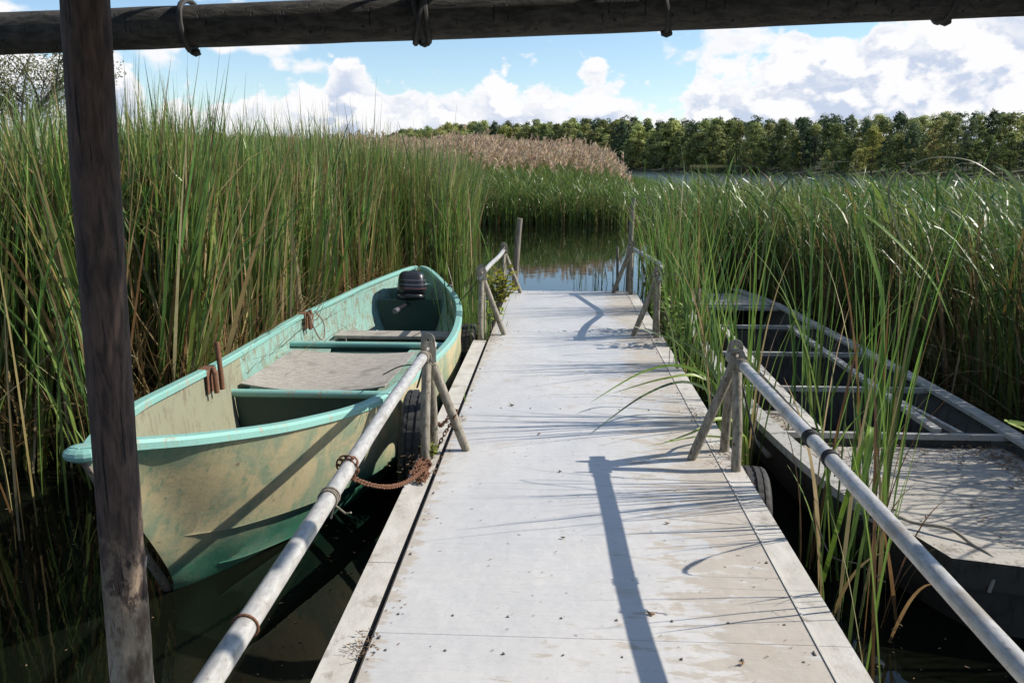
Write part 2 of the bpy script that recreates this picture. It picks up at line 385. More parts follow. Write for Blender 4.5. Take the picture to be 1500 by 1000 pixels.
M_foliage = material('tree foliage', f_fol)
def f_plain(c, r, met=0.0, c2=None):
    def f(t, b, p, g):
        t.put(b.inputs['Base Color'], t.mix(t.noise(p, 25, 4, .6), c, c2 or tuple(q * .7 for q in c))); b.inputs['Roughness'].default_value = r; b.inputs['Metallic'].default_value = met
    return f
M_cowl = material('black cowl plastic', f_plain((.02, .02, .024), .3))
M_red = material('faded red decal', f_plain((.13, .05, .05), .4))
M_silver = material('grey decal', f_plain((.13, .13, .14), .35))
M_leafbrown = material('fallen leaf', f_plain((.20, .10, .045), .8, 0, (.33, .22, .12)))
M_litter = material('dry litter', f_plain((.10, .055, .03), .9, 0, (.24, .16, .09)))
M_screw = material('screw head', f_plain((.16, .14, .12), .5, .5))

# ------------------------------------------------------------------ the setting: water, lake bed, far shore
w = MB(); xs = [-3000, -400, -60, -15, 15, 60, 400, 3000]; ys = [-3000, -400, -60, -10, 15, 60, 400, 3000]
w.grid([[(x, y, 0) for x in xs] for y in ys]); setting('water', w, M_water)
w = MB(); w.grid([[(x, y, -1.2) for x in (-3200, 0, 3200)] for y in (-3200, 0, 3200)]); setting('lake_bed', w, M_ground)
shore = [(-1.2, 330), (-.62, 420), (-.21, 430), (-.10, 380), (.0, 320), (.09, 270), (.16, 232), (.26, 190), (.36, 160), (.46, 138), (.58, 122), (.75, 110), (1.1, 100), (1.57, 110)]
def shore_d(a): return float(np.interp(a, [q[0] for q in shore], [q[1] for q in shore]))
w = MB(); rows = []
for dd, z in ((-6, -.6), (0, .05), (10, .9), (30, 1.8), (80, 4.0), (200, 8), (600, 16), (2300, 20)):
    rows.append([(math.sin(a) * (shore_d(a) + dd), math.cos(a) * (shore_d(a) + dd), z + (.8 * math.sin(a * 40 + dd) if dd > 20 else 0)) for a in np.linspace(-1.3, 1.57, 90)])
w.grid(rows); setting('far_shore', w, M_ground, True)
w = MB(); rows = []
for y in np.linspace(-2, -60, 14):
    rows.append([(x, y, -.5 + min(1.6, (-y - 1.5) * .18) + .15 * math.sin(x * .7 + y)) for x in np.linspace(-90, 90, 40)])
w.grid(rows); setting('near_bank', w, M_ground, True)

# ------------------------------------------------------------------ jetty
jet = thing('jetty', 'long pale grey plate jetty running out onto the lake between two boats', 'jetty', (.2, 5, 0))
seams = [-.5, 2.50, 5.02, 7.54, 10.24]
def sheet(x0, x1, y0, y1, z, th, nx, ny, wob):
    m = MB(); rows = []
    for j in range(ny + 1):
        y = lerp(y0, y1, j / ny)
        rows.append([(lerp(x0, x1, i / nx), y, z + (wob * (math.sin(i * 1.7 + y * 2.1) + math.sin(y * 5.3 + i)) if 0 < i < nx and 0 < j < ny else 0)) for i in range(nx + 1)])
    m.grid(rows)
    b0 = len(m.v); ring = [(x0, y0), (x1, y0), (x1, y1), (x0, y1)]
    m.add([(x, y, z) for x, y in ring] + [(x, y, z - th) for x, y in ring], [(1, 0, 4, 5), (2, 1, 5, 6), (3, 2, 6, 7), (0, 3, 7, 4), (4, 7, 6, 5)])
    return m
for k in range(4):
    y0, y1 = seams[k] + .001, seams[k + 1] - .001
    part('deck_plate', sheet(-.60, .868, y0, y1, .400, .012, 14, 24, .0009), M_deck, jet)
    part('edge_board', sheet(.877, .985, y0, y1, .399, .045, 2, 8, .0006), M_edge, jet)
m = MB(); m.box((.8725, 4.87, .398), (.007, 10.74, .012)); part('joint_strip', m, M_edge, jet)
for y0, y1 in ((-.5, 3.02), (3.024, 7.30)):
    m = sheet(-.742, -.628, y0, y1, .388, .05, 2, 10, .0008); part('edge_board', m, M_edge, jet)
m = MB()
for y in (2.40, 2.62, 5.14, 7.66, 10.16):
    for x in np.linspace(-.54, .80, 8): m.tube([(x + random.uniform(-.006, .006), y + random.uniform(-.006, .006), .4005), (x, y, .4035)], [.0055, .0035], 7)
for y in np.arange(.6, 10.2, .62):
    for x in (-.578, .848): m.tube([(x, y + random.uniform(-.02, .02), .4005), (x, y, .4035)], [.005, .0035], 7)
part('screw_head', m, M_screw, jet, stuff=True)
m = MB()
for x in (-.66, .94): m.box((x, 4.85, .27), (.07, 10.7, .17))
for y in np.arange(.3, 10.3, 1.65): m.box((.14, y, .31), (1.5, .06, .1))
m.box((.2, 10.2, .28), (1.5, .05, .18)); part('frame', m, M_dark, jet)
m = MB(); m.box((-.603, 3.4, .384), (.004, 7.8, .034)); part('plate_lip', m, M_dark, jet)
for y in (1.2, 3.4, 5.9, 8.2, 9.7):
    for x in (-.28, .58):
        m = MB(); m.tube([(x, y - .45, .0), (x, y - .43, .0), (x, y + .43, .0), (x, y + .45, .0)], [.16, .19, .19, .16], 16); part('float', m, M_dark, jet, True)

# ------------------------------------------------------------------ rails on stands
def stand(x, y, side, label, h=.93, spread=.15, lean=0.0):
    """side -1: brace goes inward from the left edge; +1: from the right edge"""
    zb = .388 if side < 0 else .399
    st = thing('rail_stand', label, 'rail stand', (x, y, zb), 'tube stands carrying the jetty handrails')
    tops = (x, y, h)
    for s, rr in ((-1, .026), (1, .026)):
        m = MB(); fx = x + side * .0 + lean * s
        m.tube([(fx, y + s * spread, zb), (fx, y + s * spread * .93, zb + .2), (x, y + s * .035, h)], rr, 12)
        part('post', m, M_stand, st, True)
    m = MB(); m.tube([(x - side * .205, y + .0, .400), (x - side * .19, y, .44), (x - side * .012, y + .0, h - .01)], [.023, .026, .026], 12); part('brace', m, M_stand, st, True)
    for k, dy in enumerate((-.085, .075)):
        m = MB(); R = Matrix.Rotation(random.uniform(-.25, .25), 3, 'Z') @ Matrix.Rotation(random.uniform(-.1, .1), 3, 'X')
        m.plate((x + random.uniform(-.006, .006) - side * (-.012 if k else .016), y + dy, h + .062 + .012 * k), .040, .009, .007, .075, R); part('clamp_plate', m, M_stand, st, True, 30)
    m = MB(); m.tube([(x, y - .10, h + .015), (x, y + .09, h + .017)], .036, 14); part('saddle', m, M_stand, st, True)
    return st
stand(-.690, 4.33, -1, 'tube tripod in front of the tyre beside the turquoise boat')
stand(-.680, 7.50, -1, 'tube tripod by the yellow green shrub on the left edge')
stand(-.640, 10.05, -1, 'tube tripod at the far left corner of the jetty', .90)
stand(.940, 4.25, 1, 'tube tripod on the right edge nearest the camera beside the grey boat')
stand(.920, 7.50, 1, 'tube tripod on the right edge half hidden in leafy weeds', .93, .05)
stand(.905, 10.10, 1, 'tube tripod at the far right corner of the jetty', .92, .10)
def pipe(pts, r, label, n=14, seg=30):
    P = [Vector(p) for p in pts]; out = []
    for i in range(seg + 1):
        u = i / seg * (len(P) - 1); k = min(int(u), len(P) - 2); f = u - k
        p0, p1, p2, p3 = P[max(k - 1, 0)], P[k], P[k + 1], P[min(k + 2, len(P) - 1)]
        out.append(.5 * ((2 * p1) + (p2 - p0) * f + (2 * p0 - 5 * p1 + 4 * p2 - p3) * f * f + (3 * p1 - p0 - 3 * p2 + p3) * f ** 3))
    th = thing('handrail', label, 'handrail', tuple(P[0]), 'handrail pipes along the jetty')
    m = MB(); m.tube(out, r, n); part('pipe', m, M_pipe, th, True); th['_'] = 0; del th['_']
    return th, out
def at_y(out, y):
    for a, b in zip(out[:-1], out[1:]):
        if min(a.y, b.y) <= y <= max(a.y, b.y): return a.lerp(b, (y - a.y) / (b.y - a.y))
    return out[0]
def ties(th, out, y, r, mat, n=3, w=.05, name='wire_tie', tail=True):
    m = MB()
    for k in range(n):
        c = at_y(out, y + k * w / n); t0 = random.uniform(-.3, .3)
        m.loop([(c.x + math.cos(a) * (r + .003), c.y + t0 * .02 * math.sin(a), c.z + math.sin(a) * (r + .003)) for a in np.linspace(0, 2 * PI, 16, endpoint=False)], .0032, 6)
    if tail:
        c = at_y(out, y); m.tube([(c.x + r * .8, c.y, c.z - r * .6), (c.x + r + .03, c.y - .01, c.z - r - .012), (c.x + r + .05, c.y - .02, c.z - r - .004)], .003, 6)
        m.tube([(c.x + r * .8, c.y, c.z - r * .6), (c.x + r * .4, c.y - .01, c.z - r - .03)], .003, 6)
    part(name, m, mat, th, True)
rl, o1 = pipe([(-.66, .2, .955), (-.675, 1.44, .952), (-.690, 2.4, .948), (-.700, 3.4, .953), (-.690, 4.50, .958)], .0265, 'long scuffed handrail pipe in front of the turquoise boat')
ties(rl, o1, 2.33, .0265, M_rope); ties(rl, o1, 1.62, .0265, M_rust, 1, .02, 'wire_tie', False); ties(rl, o1, 4.18, .0265, M_rope, 4)
rr_, o2 = pipe([(1.06, .3, .84), (1.005, 1.62, .895), (.972, 2.8, .935), (.958, 3.6, .945), (.945, 4.40, .955)], .0265, 'long handrail pipe on the right in front of the grey boat')
ties(rr_, o2, 3.00, .0265, M_tyre, 6, .05, 'black_tie', False); ties(rr_, o2, 2.80, .0265, M_tyre, 3, .03, 'black_tie'); ties(rr_, o2, 4.1, .0265, M_rope, 3)
rl2, o3 = pipe([(-.685, 7.40, .955), (-.67, 8.3, .95), (-.645, 9.3, .93), (-.640, 10.15, .925)], .024, 'short handrail pipe behind the yellow green shrub at the far left')
ties(rl2, o3, 7.45, .024, M_rope, 4); ties(rl2, o3, 10.0, .024, M_rope, 3)
rr2, o4 = pipe([(.92, 7.40, .955), (.985, 8.1, .93), (1.115, 8.8, .90), (1.02, 9.5, .92), (.905, 10.2, .945)], .024, 'bent handrail pipe bowing outward through the reeds at the far right')
ties(rr2, o4, 7.45, .024, M_rope, 4)
m = MB()   # straggly rusty wires sticking out of the tie at the right middle stand
for k in range(9):
    a = random.uniform(-2.6, .6); L = random.uniform(.08, .22)
    m.tube([(.92, 7.45, .97), (.92 + .5 * L * math.cos(a), 7.42, .99 + .02 * random.random()), (.92 + L * math.cos(a), 7.38, .97 + .1 * math.sin(a) * L * 6)], .0025, 5)
single('loose_wire', m, M_rope, 'wild ends of old wire on the weedy right stand', 'wire', (.92, 7.45, .97))

def superell(c, s, R, n=22, k=18, e=.62, taper=.0):
    m = MB(); rows = []
    for i in range(k + 1):
        ph = -PI / 2 + PI * i / k; cp = abs(math.cos(ph)) ** e; sp = math.copysign(abs(math.sin(ph)) ** e, math.sin(ph)); r = []
        for j in range(n):
            th = 2 * PI * j / n; x = math.copysign(abs(math.cos(th)) ** e, math.cos(th)) * cp; y = math.copysign(abs(math.sin(th)) ** e, math.sin(th)) * cp
            f = 1 - taper * (sp + 1) / 2; r.append(tuple(Vector(c) + R @ Vector((x * s[0] * f, y * s[1] * f, sp * s[2]))))
        rows.append(r)
    m.grid(rows, close=True); return m
# ------------------------------------------------------------------ turquoise boat
def cr(P, u):       # catmull-rom through list of tuples, u in 0..len-1
    k = min(int(u), len(P) - 2); f = u - k; P = [np.array(q, float) for q in (P[max(k - 1, 0)], P[k], P[k + 1], P[min(k + 2, len(P) - 1)])]
    return .5 * ((2 * P[1]) + (P[2] - P[0]) * f + (2 * P[0] - 5 * P[1] + 4 * P[2] - P[3]) * f * f + (3 * P[1] - P[0] - 3 * P[2] + P[3]) * f ** 3)
GR = [(-1.64, 2.63, .968), (-1.572, 2.81, .935), (-1.375, 3.10, .870), (-1.154, 3.636, .765), (-.960, 4.35, .67), (-.855, 5.50, .60), (-.815, 6.70, .57), (-.93, 7.95, .60), (-1.17, 8.85, .655), (-1.45, 9.55, .73), (-1.58, 9.74, .745)]
GL = [(-1.64, 2.63, .968), (-1.74, 2.88, .945), (-1.88, 3.42, .893), (-1.99, 4.05, .82), (-2.09, 4.85, .745), (-2.19, 5.80, .685), (-2.25, 6.90, .65), (-2.19, 7.95, .64), (-2.03, 8.85, .68), (-1.78, 9.60, .735), (-1.68, 9.74, .745)]
KL = [(-1.805, 3.46, -.02), (-1.78, 3.62, -.08), (-1.72, 3.95, -.13), (-1.66, 4.40, -.16), (-1.60, 5.0, -.17), (-1.56, 5.9, -.17), (-1.55, 6.9, -.17), (-1.56, 7.9, -.16), (-1.60, 8.75, -.12), (-1.62, 9.35, -.04), (-1.63, 9.52, .02)]
def hull_pt(u, side, t, off=0.0):
    """u along the boat, side +1 (jetty) / -1, t 0 keel .. 1 gunwale, off = inward inset"""
    G = cr(GR if side > 0 else GL, u); K = cr(KL, u)
    wv = max(0.0, min(1.0, .80 + u / 8.0)); wv = min(wv, max(0.0, (10.6 - u) / 3.0))
    a = lerp(t ** 1.05, math.sin(t * PI / 2) ** .72, wv); bb = lerp(t ** .95, 1 - math.cos(t * PI / 2) ** .85, wv)
    p = np.array([lerp(K[0], G[0], a), lerp(K[1], G[1], bb), lerp(K[2], G[2], bb)])
    if off:
        p[0] -= side * off * (.2 + .8 * t); p[2] += off * 1.5 * (1 - t)
    return p
UB = np.linspace(0, 10, 61)
boat = thing('rowing_boat', 'weathered turquoise boat with an outboard motor moored left of the jetty', 'boat', (-1.6, 6.3, 0))
m = MB(); TS = np.linspace(0, 1, 15)
rows = [[tuple(hull_pt(u, -1, t)) for t in TS[::-1]] + [tuple(hull_pt(u, 1, t)) for t in TS[1:]] for u in UB]
m.grid(rows); m.add(rows[-1], [tuple(range(len(rows[-1])))])
part('hull', m, M_hull, boat, True, 60)
UI = np.linspace(.55, 9.75, 50)
def inner(us, mat, name):
    m = MB(); rows = []
    for u in us:
        rows.append([tuple(hull_pt(u, -1, t, .035)) for t in TS[::-1]] + [tuple(hull_pt(u, 1, t, .035)) for t in TS[1:]])
    for r in rows: 
        for i, q in enumerate(r): r[i] = (q[0], q[1], max(q[2], -.06))
    m.grid(rows); part(name, m, mat, boat, True, 60)
inner(np.linspace(.55, 4.45, 24), M_bow_in, 'bow_lining'); inner(np.linspace(4.45, 9.85, 30), M_inner, 'side_lining')
for side, G in ((1, GR), (-1, GL)):
    m = MB(); rows = []
    for u in UB:
        p = cr(G, u); q0 = cr(G, min(u + .1, 10)); q1 = cr(G, max(u - .1, 0)); d = q0 - q1; nrm = np.array([d[1], -d[0], 0]); nrm /= max(np.linalg.norm(nrm), 1e-6); nrm *= side
        wi = .055; wo = .007; pr = [(-wi, -.014), (-wi, .012), (-wi + .008, .020), (wo - .012, .020), (wo, .008), (wo, -.018), (wo - .005, -.022), (-.004, -.022)]
        rows.append([tuple(p + nrm * a + np.array([0, 0, b])) for a, b in pr])
    m.grid(rows, close=True); m.add(rows[-1], [tuple(range(8))]); m.add(rows[0], [tuple(range(8))[::-1]]); part('gunwale', m, M_gun, boat, True, 35)
m = superell((-1.645, 2.665, .960), (.07, .06, .030), Matrix.Identity(3), 16, 8, .9)
part('bow_cap', m, M_gun, boat)
for side in (1, -1):
    for t0, u0 in ((.66, 1.0), (.42, 1.35)):
        m = MB(); rows = []
        for u in np.linspace(u0, 9.0, 46):
            k = min(1, (u - u0) / 3.0); p = hull_pt(u, side, t0); q = hull_pt(u, side, t0 - .025); w_ = hull_pt(u, side, t0 + .26); p1 = hull_pt(u, side, t0 + .12); pr = -.003 + .058 * k
            rows.append([(w_[0] - side * .006, w_[1], w_[2]), (p1[0] + side * (pr * .5 - .002), p1[1], p1[2]), (p[0] + side * pr, p[1], p[2]), (p[0] + side * (pr - .004), p[1], p[2] - .012), (q[0] - side * .006, q[1], q[2])])
        m.grid(rows); part('spray_rail', m, M_hull, boat, True, 30)
m = MB(); m.tube([(-1.645, 2.66, .93), (-1.735, 3.07, .46), (-1.805, 3.46, .0), (-1.79, 3.60, -.07)], [.014, .016, .022, .022], 8); part('stem', m, M_stake, boat, True)
def cross(u, z0, z1, th, mat, name, inset=.038, lean=0):
    """transverse board following the hull section at station u between heights z0 and z1"""
    y = None; m = MB(); L = []; Rr = []
    for z in np.linspace(z0, z1, 7):
        for side, A in ((-1, L), (1, Rr)):
            ts = np.linspace(0, 1, 60); P = np.array([hull_pt(u, side, t, inset) for t in ts]); P[:, 2] = np.maximum(P[:, 2], -1)
            x = np.interp(z, P[:, 2], P[:, 0]); yy = cr(KL, u)[1] + lean; A.append((x, yy, z))
    ring = L[::-1] + Rr; n = len(ring)
    m.add([(x, yy - th / 2, z) for x, yy, z in ring] + [(x, yy + th / 2, z) for x, yy, z in ring], [tuple(range(n)), tuple(range(2 * n - 1, n - 1, -1))] + [(i, (i + 1) % n, n + (i + 1) % n, n + i) for i in range(n)])
    part(name, m, mat, boat)
def u_of_y(y):
    us = np.linspace(0, 10, 200); return float(np.interp(y, [cr(KL, u)[1] for u in us], us))
def width_at(y, z):
    u = u_of_y(y); o = []
    for side in (-1, 1):
        ts = np.linspace(0, 1, 60); P = np.array([hull_pt(u, side, t, .04) for t in ts]); o.append(float(np.interp(z, P[:, 2], P[:, 0])))
    return o
cross(u_of_y(5.02), -.1, .50, .03, M_green, 'bulkhead')
cross(u_of_y(6.62), -.1, .47, .03, M_green, 'bulkhead')
for y, z in ((5.02, .515), (6.62, .485)):
    a, b_ = width_at(y, z); m = MB(); m.tube([(a - .02, y - .01, z), (b_ + .01, y - .01, z)], .026, 10); part('thwart_edge', m, M_gun, boat, True)
for y0, y1, z, mat in ((5.06, 6.60, .455, M_inner),):
    for k in range(2):
        m = MB(); rows = []
        for y in np.linspace(y0, y1, 10):
            a, b_ = width_at(y, z); a, b_ = (a, a + .34) if k == 0 else (b_ - .34, b_); rows.append([(a, y, z), (b_, y, z)])
        r2 = [[(x, y, z - .02) for x, y, z in r] for r in rows]; m.grid(rows); m.grid(r2); m.grid([[r[0] for r in rows], [r[0] for r in r2]]); m.grid([[r[1] for r in rows], [r[1] for r in r2]])
        part('side_bench', m, mat, boat)
m = MB(); a, b_ = width_at(5.8, .40); m.box(((a + b_) / 2, 5.8, .43), (b_ - a - .6, 1.5, .02)); part('locker_floor', m, M_green, boat)
m = MB(); rows = []
for y in np.linspace(6.66, 8.6, 10): a, b_ = width_at(y, .06); rows.append([(a, y, .06), (b_, y, .06)])
m.grid(rows); part('floor', m, M_grey_in, boat)
m = MB(); rows = []
for y in np.linspace(3.9, 5.0, 8): a, b_ = width_at(y, .04); rows.append([(a, y, .04), (b_, y, .04)])
m.grid(rows); part('floor', m, M_grey_in, boat)
for z_, nm in ((.30, 'side_ledge'),):
    m = MB(); rows = []
    for y in np.linspace(6.66, 8.2, 12):
        a, b_ = width_at(y, z_); rows.append([(a - .01, y, z_), (a + .05, y, z_), (a + .13, y, .07)])
    m.grid(rows); part(nm, m, M_grey_in, boat)
a, b_ = width_at(7.75, .33); m = MB(); m.box(((a + b_) / 2 + .02, 7.75, .335), (b_ - a - .03, .26, .03)); part('thwart', m, M_ply, boat, bevel=.004)
cross(u_of_y(7.90), -.1, .315, .02, M_green, 'bulkhead')
cross(u_of_y(8.85), -.05, .50, .03, M_green, 'motor_board')
a, b_ = width_at(9.2, .60); m = MB(); rows = []
for y in np.linspace(9.12, 9.5, 5): a, b_ = width_at(y, .62); rows.append([(a, y, .63), (b_, y, .63)])
m.grid(rows); part('stern_deck', m, M_gun, boat)
for (y, fold) in ((4.55, 1), (7.05, 0)):       # rusty rowlock brackets and pins on the far side
    u = u_of_y(y); us = np.linspace(0, 10, 200); u = float(np.interp(y, [cr(GL, q)[1] for q in us], us)); g = cr(GL, u)
    m = MB(); m.box((g[0] + .062, g[1], g[2] - .05), (.006, .13, .13)); 
    m.box((g[0] + .035, g[1], g[2] + .023), (.06, .13, .004)); rb = part('rowlock_bracket', m, M_rust, boat)
    for dy, zz in (((-.02, .02), (.06, .16)) if fold else ((-.03, .02), (.035, .035))):
        m = MB(); m.tube([(g[0] + .095, g[1] + dy, g[2] - .12), (g[0] + .092, g[1] + dy, g[2] + .0), (g[0] + .075, g[1] + dy + .02, g[2] + zz)], .015, 10); part('rowlock_pin', m, M_rust, rb, True)
m = MB(); g = cr(GR, 7.9)
for k in range(5): m.loop([(g[0] + .03 * math.cos(a) + .0, g[1] + .02 * (k - 2) + .006 * math.sin(3 * a), g[2] + .028 * math.sin(a)) for a in np.linspace(0, 2 * PI, 14, endpoint=False)], .006, 6)
part('rope_binding', m, M_tyre, boat, True)

m = MB(); rows = []   # loose curved board on the lockers
for i, x in enumerate(np.linspace(0, 1, 14)):
    r = []
    for j, y in enumerate(np.linspace(0, 1, 6)):
        X = lerp(-2.06, -1.10, x) + .02 * y; Y = lerp(5.12, 6.28, y) + .10 * (1 - x) * (0.2 - y) - .12 * x * y; r.append((X, Y, .500 + .045 * (2 * x - 1) ** 2 * (1 - .5 * y) + .012 * y))
    rows.append(r)
low_ = [[(x, y, z - .009) for x, y, z in r] for r in rows]
m.grid(rows); m.grid(low_); m.grid([rows[0], low_[0]]); m.grid([rows[-1], low_[-1]]); m.grid([[r[0] for r in rows], [r[0] for r in low_]]); m.grid([[r[-1] for r in rows], [r[-1] for r in low_]])
single('loose_board', m, M_ply, 'warped grey board lying across the middle of the turquoise boat', 'board', (-1.6, 5.7, .5))

# outboard motor, tipped up inside the stern
mot = thing('outboard_motor', 'black outboard motor tilted on the stern of the turquoise boat', 'outboard motor', (-1.60, 8.95, .4))
Rm = Matrix.Rotation(math.radians(-16), 3, 'X') @ Matrix.Rotation(math.radians(12), 3, 'Z'); mc = Vector((-1.60, 9.0, .645))
cowl = part('cowl', superell(mc, (.165, .20, .140), Rm, e=.48, taper=.16), M_cowl, mot, True, 60)
part('cowl_base', superell(mc + Rm @ Vector((0, .01, -.15)), (.155, .19, .045), Rm), M_cowl, mot, True, 60)
for k, (z, mt) in enumerate(((-.045, M_red), (-.005, M_silver), (.045, M_silver))):
    m = MB(); m.grid([[tuple(mc + Rm @ Vector((math.copysign(abs(math.cos(t)) ** .48, math.cos(t)) * (.169 - .016 * (z + .045) * 8), math.copysign(abs(math.sin(t)) ** .48, math.sin(t)) * (.204 - .016 * (z + .045) * 8), z + dz + .03 * math.sin(t)))) for t in np.linspace(-PI * .72, -.35, 26)] for dz in (0, .010)])
    part('stripe', m, mt, cowl)
m = MB(); m.tube([mc + Rm @ Vector((0, .02, -.17)), mc + Rm @ Vector((0, .06, -.40)), mc + Rm @ Vector((0, .08, -.62))], [.085, .055, .045], 12); part('leg', m, M_cowl, mot, True)
m = MB(); m.box(mc + Vector((0, .02, -.27)), (.20, .07, .10), None, .01); m.tube([mc + Vector((-.12, -.03, -.27)), mc + Vector((.12, -.03, -.27))], .016, 10); part('clamp', m, M_cowl, mot)
m = MB(); m.tube([mc + Vector((-.02, -.12, -.19)), mc + Vector((-.06, -.34, -.20)), mc + Vector((-.075, -.44, -.205))], [.026, .022, .028], 12); till = part('tiller', m, M_cowl, mot, True)
m = MB(); m.tube([mc + Vector((-.075, -.44, -.205)), mc + Vector((-.09, -.53, -.21))], .027, 12); part('twist_grip', m, M_silver, till, True)

# ------------------------------------------------------------------ tyres, chain, ropes
def tyre(c, R, w, label, rot=0.0, lean=0.0):
    c = Vector(c); m = MB(); pr = []
    prof_ = [(-.5, .60), (-.56, .75), (-.55, .90), (-.47, .975), (-.40, 1.0), (-.30, 1.0), (-.295, .965), (-.255, .965), (-.25, 1.005), (-.06, 1.008), (-.055, .965), (.055, .965), (.06, 1.008), (.25, 1.005), (.255, .965), (.295, .965), (.30, 1.0), (.40, 1.0), (.47, .975), (.55, .90), (.56, .75), (.5, .60), (.44, .60), (.48, .76), (.44, .90), (.0, .94), (-.44, .90), (-.48, .76), (-.44, .60)]
    rows = []; Rt = Matrix.Rotation(rot, 3, 'Z') @ Matrix.Rotation(lean, 3, 'Y')
    for k in range(96):
        a = 2 * PI * k / 96; rows.append([])
        for i, (x, r) in enumerate(prof_):
            rr = R * r - (.006 if (k % 3 == 0 and (i in (4, 5, 17, 16))) or (k % 3 == 1 and i in (8, 9, 12, 13)) else 0)
            rows[-1].append(tuple(c + Rt @ Vector((x * w, math.cos(a) * rr, math.sin(a) * rr))))
    rows.append(rows[0]); m.grid(rows, close=True)
    return single('tyre', m, M_tyre, label, 'tyre', tuple(c), 'old tyres hung as fenders', True, 30)
tyre((-.80, 4.58, .36), .30, .15, 'old black tyre hanging between the near left tripod and the turquoise boat', .06, .05)
tyre((-.80, 7.55, .22), .27, .13, 'dark tyre by the far gunwale of the turquoise boat, below the shrub', -.05, -.05)
tyre((1.075, 4.33, .03), .29, .15, 'dark tyre hanging under the near right tripod beside the grey boat', -.08, .04)
def chain(pts, name, label, ll=.031, r=.0033):
    P = [Vector(p) for p in pts]; Ls = [(b - a).length for a, b in zip(P[:-1], P[1:])]; T = sum(Ls); n = int(T / (ll * .72)); m = MB()
    for k in range(n):
        s = (k + .5) / n * T; i = 0
        while i < len(Ls) - 1 and s > Ls[i]: s -= Ls[i]; i += 1
        c = P[i].lerp(P[i + 1], s / Ls[i]); d = (P[i + 1] - P[i]).normalized(); a = d.cross(Vector((0, 0, 1))); a = a.normalized() if a.length > .01 else Vector((1, 0, 0)); b = a.cross(d)
        tw = (k % 2) * PI / 2 + random.uniform(-.3, .3) + .6; sd_ = a * math.cos(tw) + b * math.sin(tw)
        m.loop([c + d * math.cos(t) * ll * .5 * (1.0 if abs(math.cos(t)) > .5 else 1.0) + sd_ * math.sin(t) * ll * .27 for t in np.linspace(0, 2 * PI, 12, endpoint=False)], r, 6)
    return m
def sag(a, b, d, n=14): a = Vector(a); b = Vector(b); return [a.lerp(b, t) - Vector((0, 0, d * 4 * t * (1 - t))) for t in np.linspace(0, 1, n)]
wrap = [(-.695 + .034 * math.cos(a), 2.60 + .03 * a / 6.28, .95 + .034 * math.sin(a)) for a in np.linspace(-2.2, 4.2, 16)]
path = [Vector(p) for p in wrap] + sag(wrap[-1], (-.66, 3.98, .43), .075)[1:]
heap = [Vector((-.68 + random.uniform(-.045, .045), random.uniform(3.84, 4.30), .40 + .035 * random.random())) for _ in range(34)]
heap.sort(key=lambda q: q.y + random.uniform(-.12, .12))
path += heap + [Vector(p) for p in ((-.64, 4.3, .43), (-.60, 4.36, .50), (-.565, 4.33, .56), (-.545, 4.30, .60), (-.54, 4.36, .62), (-.575, 4.38, .61), (-.60, 4.42, .55), (-.66, 4.56, .46), (-.70, 4.75, .42))]
m = chain(path, 'chain', '')
single('mooring_chain', m, M_rust, 'rusty chain drooping from the left handrail and heaped at the tripod foot', 'chain', (-.68, 4.1, .4), None, True)
def rope(pts, r, label, name='mooring_rope', mat=None, k=40):
    P = [Vector(p) for p in pts]; m = MB(); out = []
    for i in range(k + 1): out.append(Vector(cr([tuple(q) for q in P], i / k * (len(P) - 1))))
    m.tube(out, r, 7); return single(name, m, mat or M_rope, label, 'rope', tuple(P[0]), None, True)
rope([(-.70, 7.42, .93), (-.80, 7.60, .80), (-.92, 7.85, .66), (-.935, 7.95, .62)], .005, 'dark rope from the shrub side tripod down to the turquoise gunwale', mat=M_tyre)
rope([(-2.14, 7.0, .66), (-2.10, 6.95, .56), (-2.08, 7.05, .44), (-2.08, 7.18, .42), (-2.10, 7.25, .55), (-2.17, 7.22, .66)], .007, 'rope loop hanging inside the turquoise boat at the far rowlock')
rope([(-.70, 4.20, .92), (-.9, 4.62, .80), (-1.10, 5.08, .63)], .004, 'thin dark line from the near left tripod over the turquoise boat', mat=M_tyre)
rope([(-.80, 4.60, .68), (-.77, 4.55, .76), (-.71, 4.45, .93)], .006, 'short rope holding the left tyre to its tripod', mat=M_tyre)
rope([(1.09, 4.33, .48), (1.04, 4.33, .65), (.96, 4.30, .92)], .006, 'short rope holding the right tyre to its tripod', mat=M_tyre)

# ------------------------------------------------------------------ grey boat on the right
gb = thing('work_boat', 'long flat grey open boat with cross bars moored right of the jetty', 'boat', (2.0, 6.5, 0))
HR = [(2.80, 3.00, .33), (2.82, 4.4, .335), (2.81, 5.7, .34), (2.74, 7.2, .345), (2.66, 8.4, .355), (2.55, 9.6, .37), (2.30, 10.5, .40)]
HL = [(1.70, 3.30, .33), (1.50, 3.78, .33), (1.375, 4.45, .33), (1.29, 5.5, .335), (1.28, 7.0, .34), (1.37, 8.3, .355), (1.52, 9.5, .375), (1.75, 10.45, .40)]
def gl(P, t, y=None):
    return cr(P, t * (len(P) - 1))
m = MB(); rows = []
for t in np.linspace(0, 1, 40):
    l = gl(HL, t); r = gl(HR, t); rows.append([(l[0], l[1], l[2]), (l[0] + .05, l[1], .12), (l[0] + .13, l[1], -.10), (r[0] - .13, r[1], -.10), (r[0] - .05, r[1], .12), (r[0], r[1], r[2])])
m.grid(rows); m.add(rows[0], [(5, 4, 3, 2, 1, 0)]); m.add(rows[-1], [tuple(range(6))]); part('hull', m, M_hull2, gb, True, 25)
m = MB(); rows = []
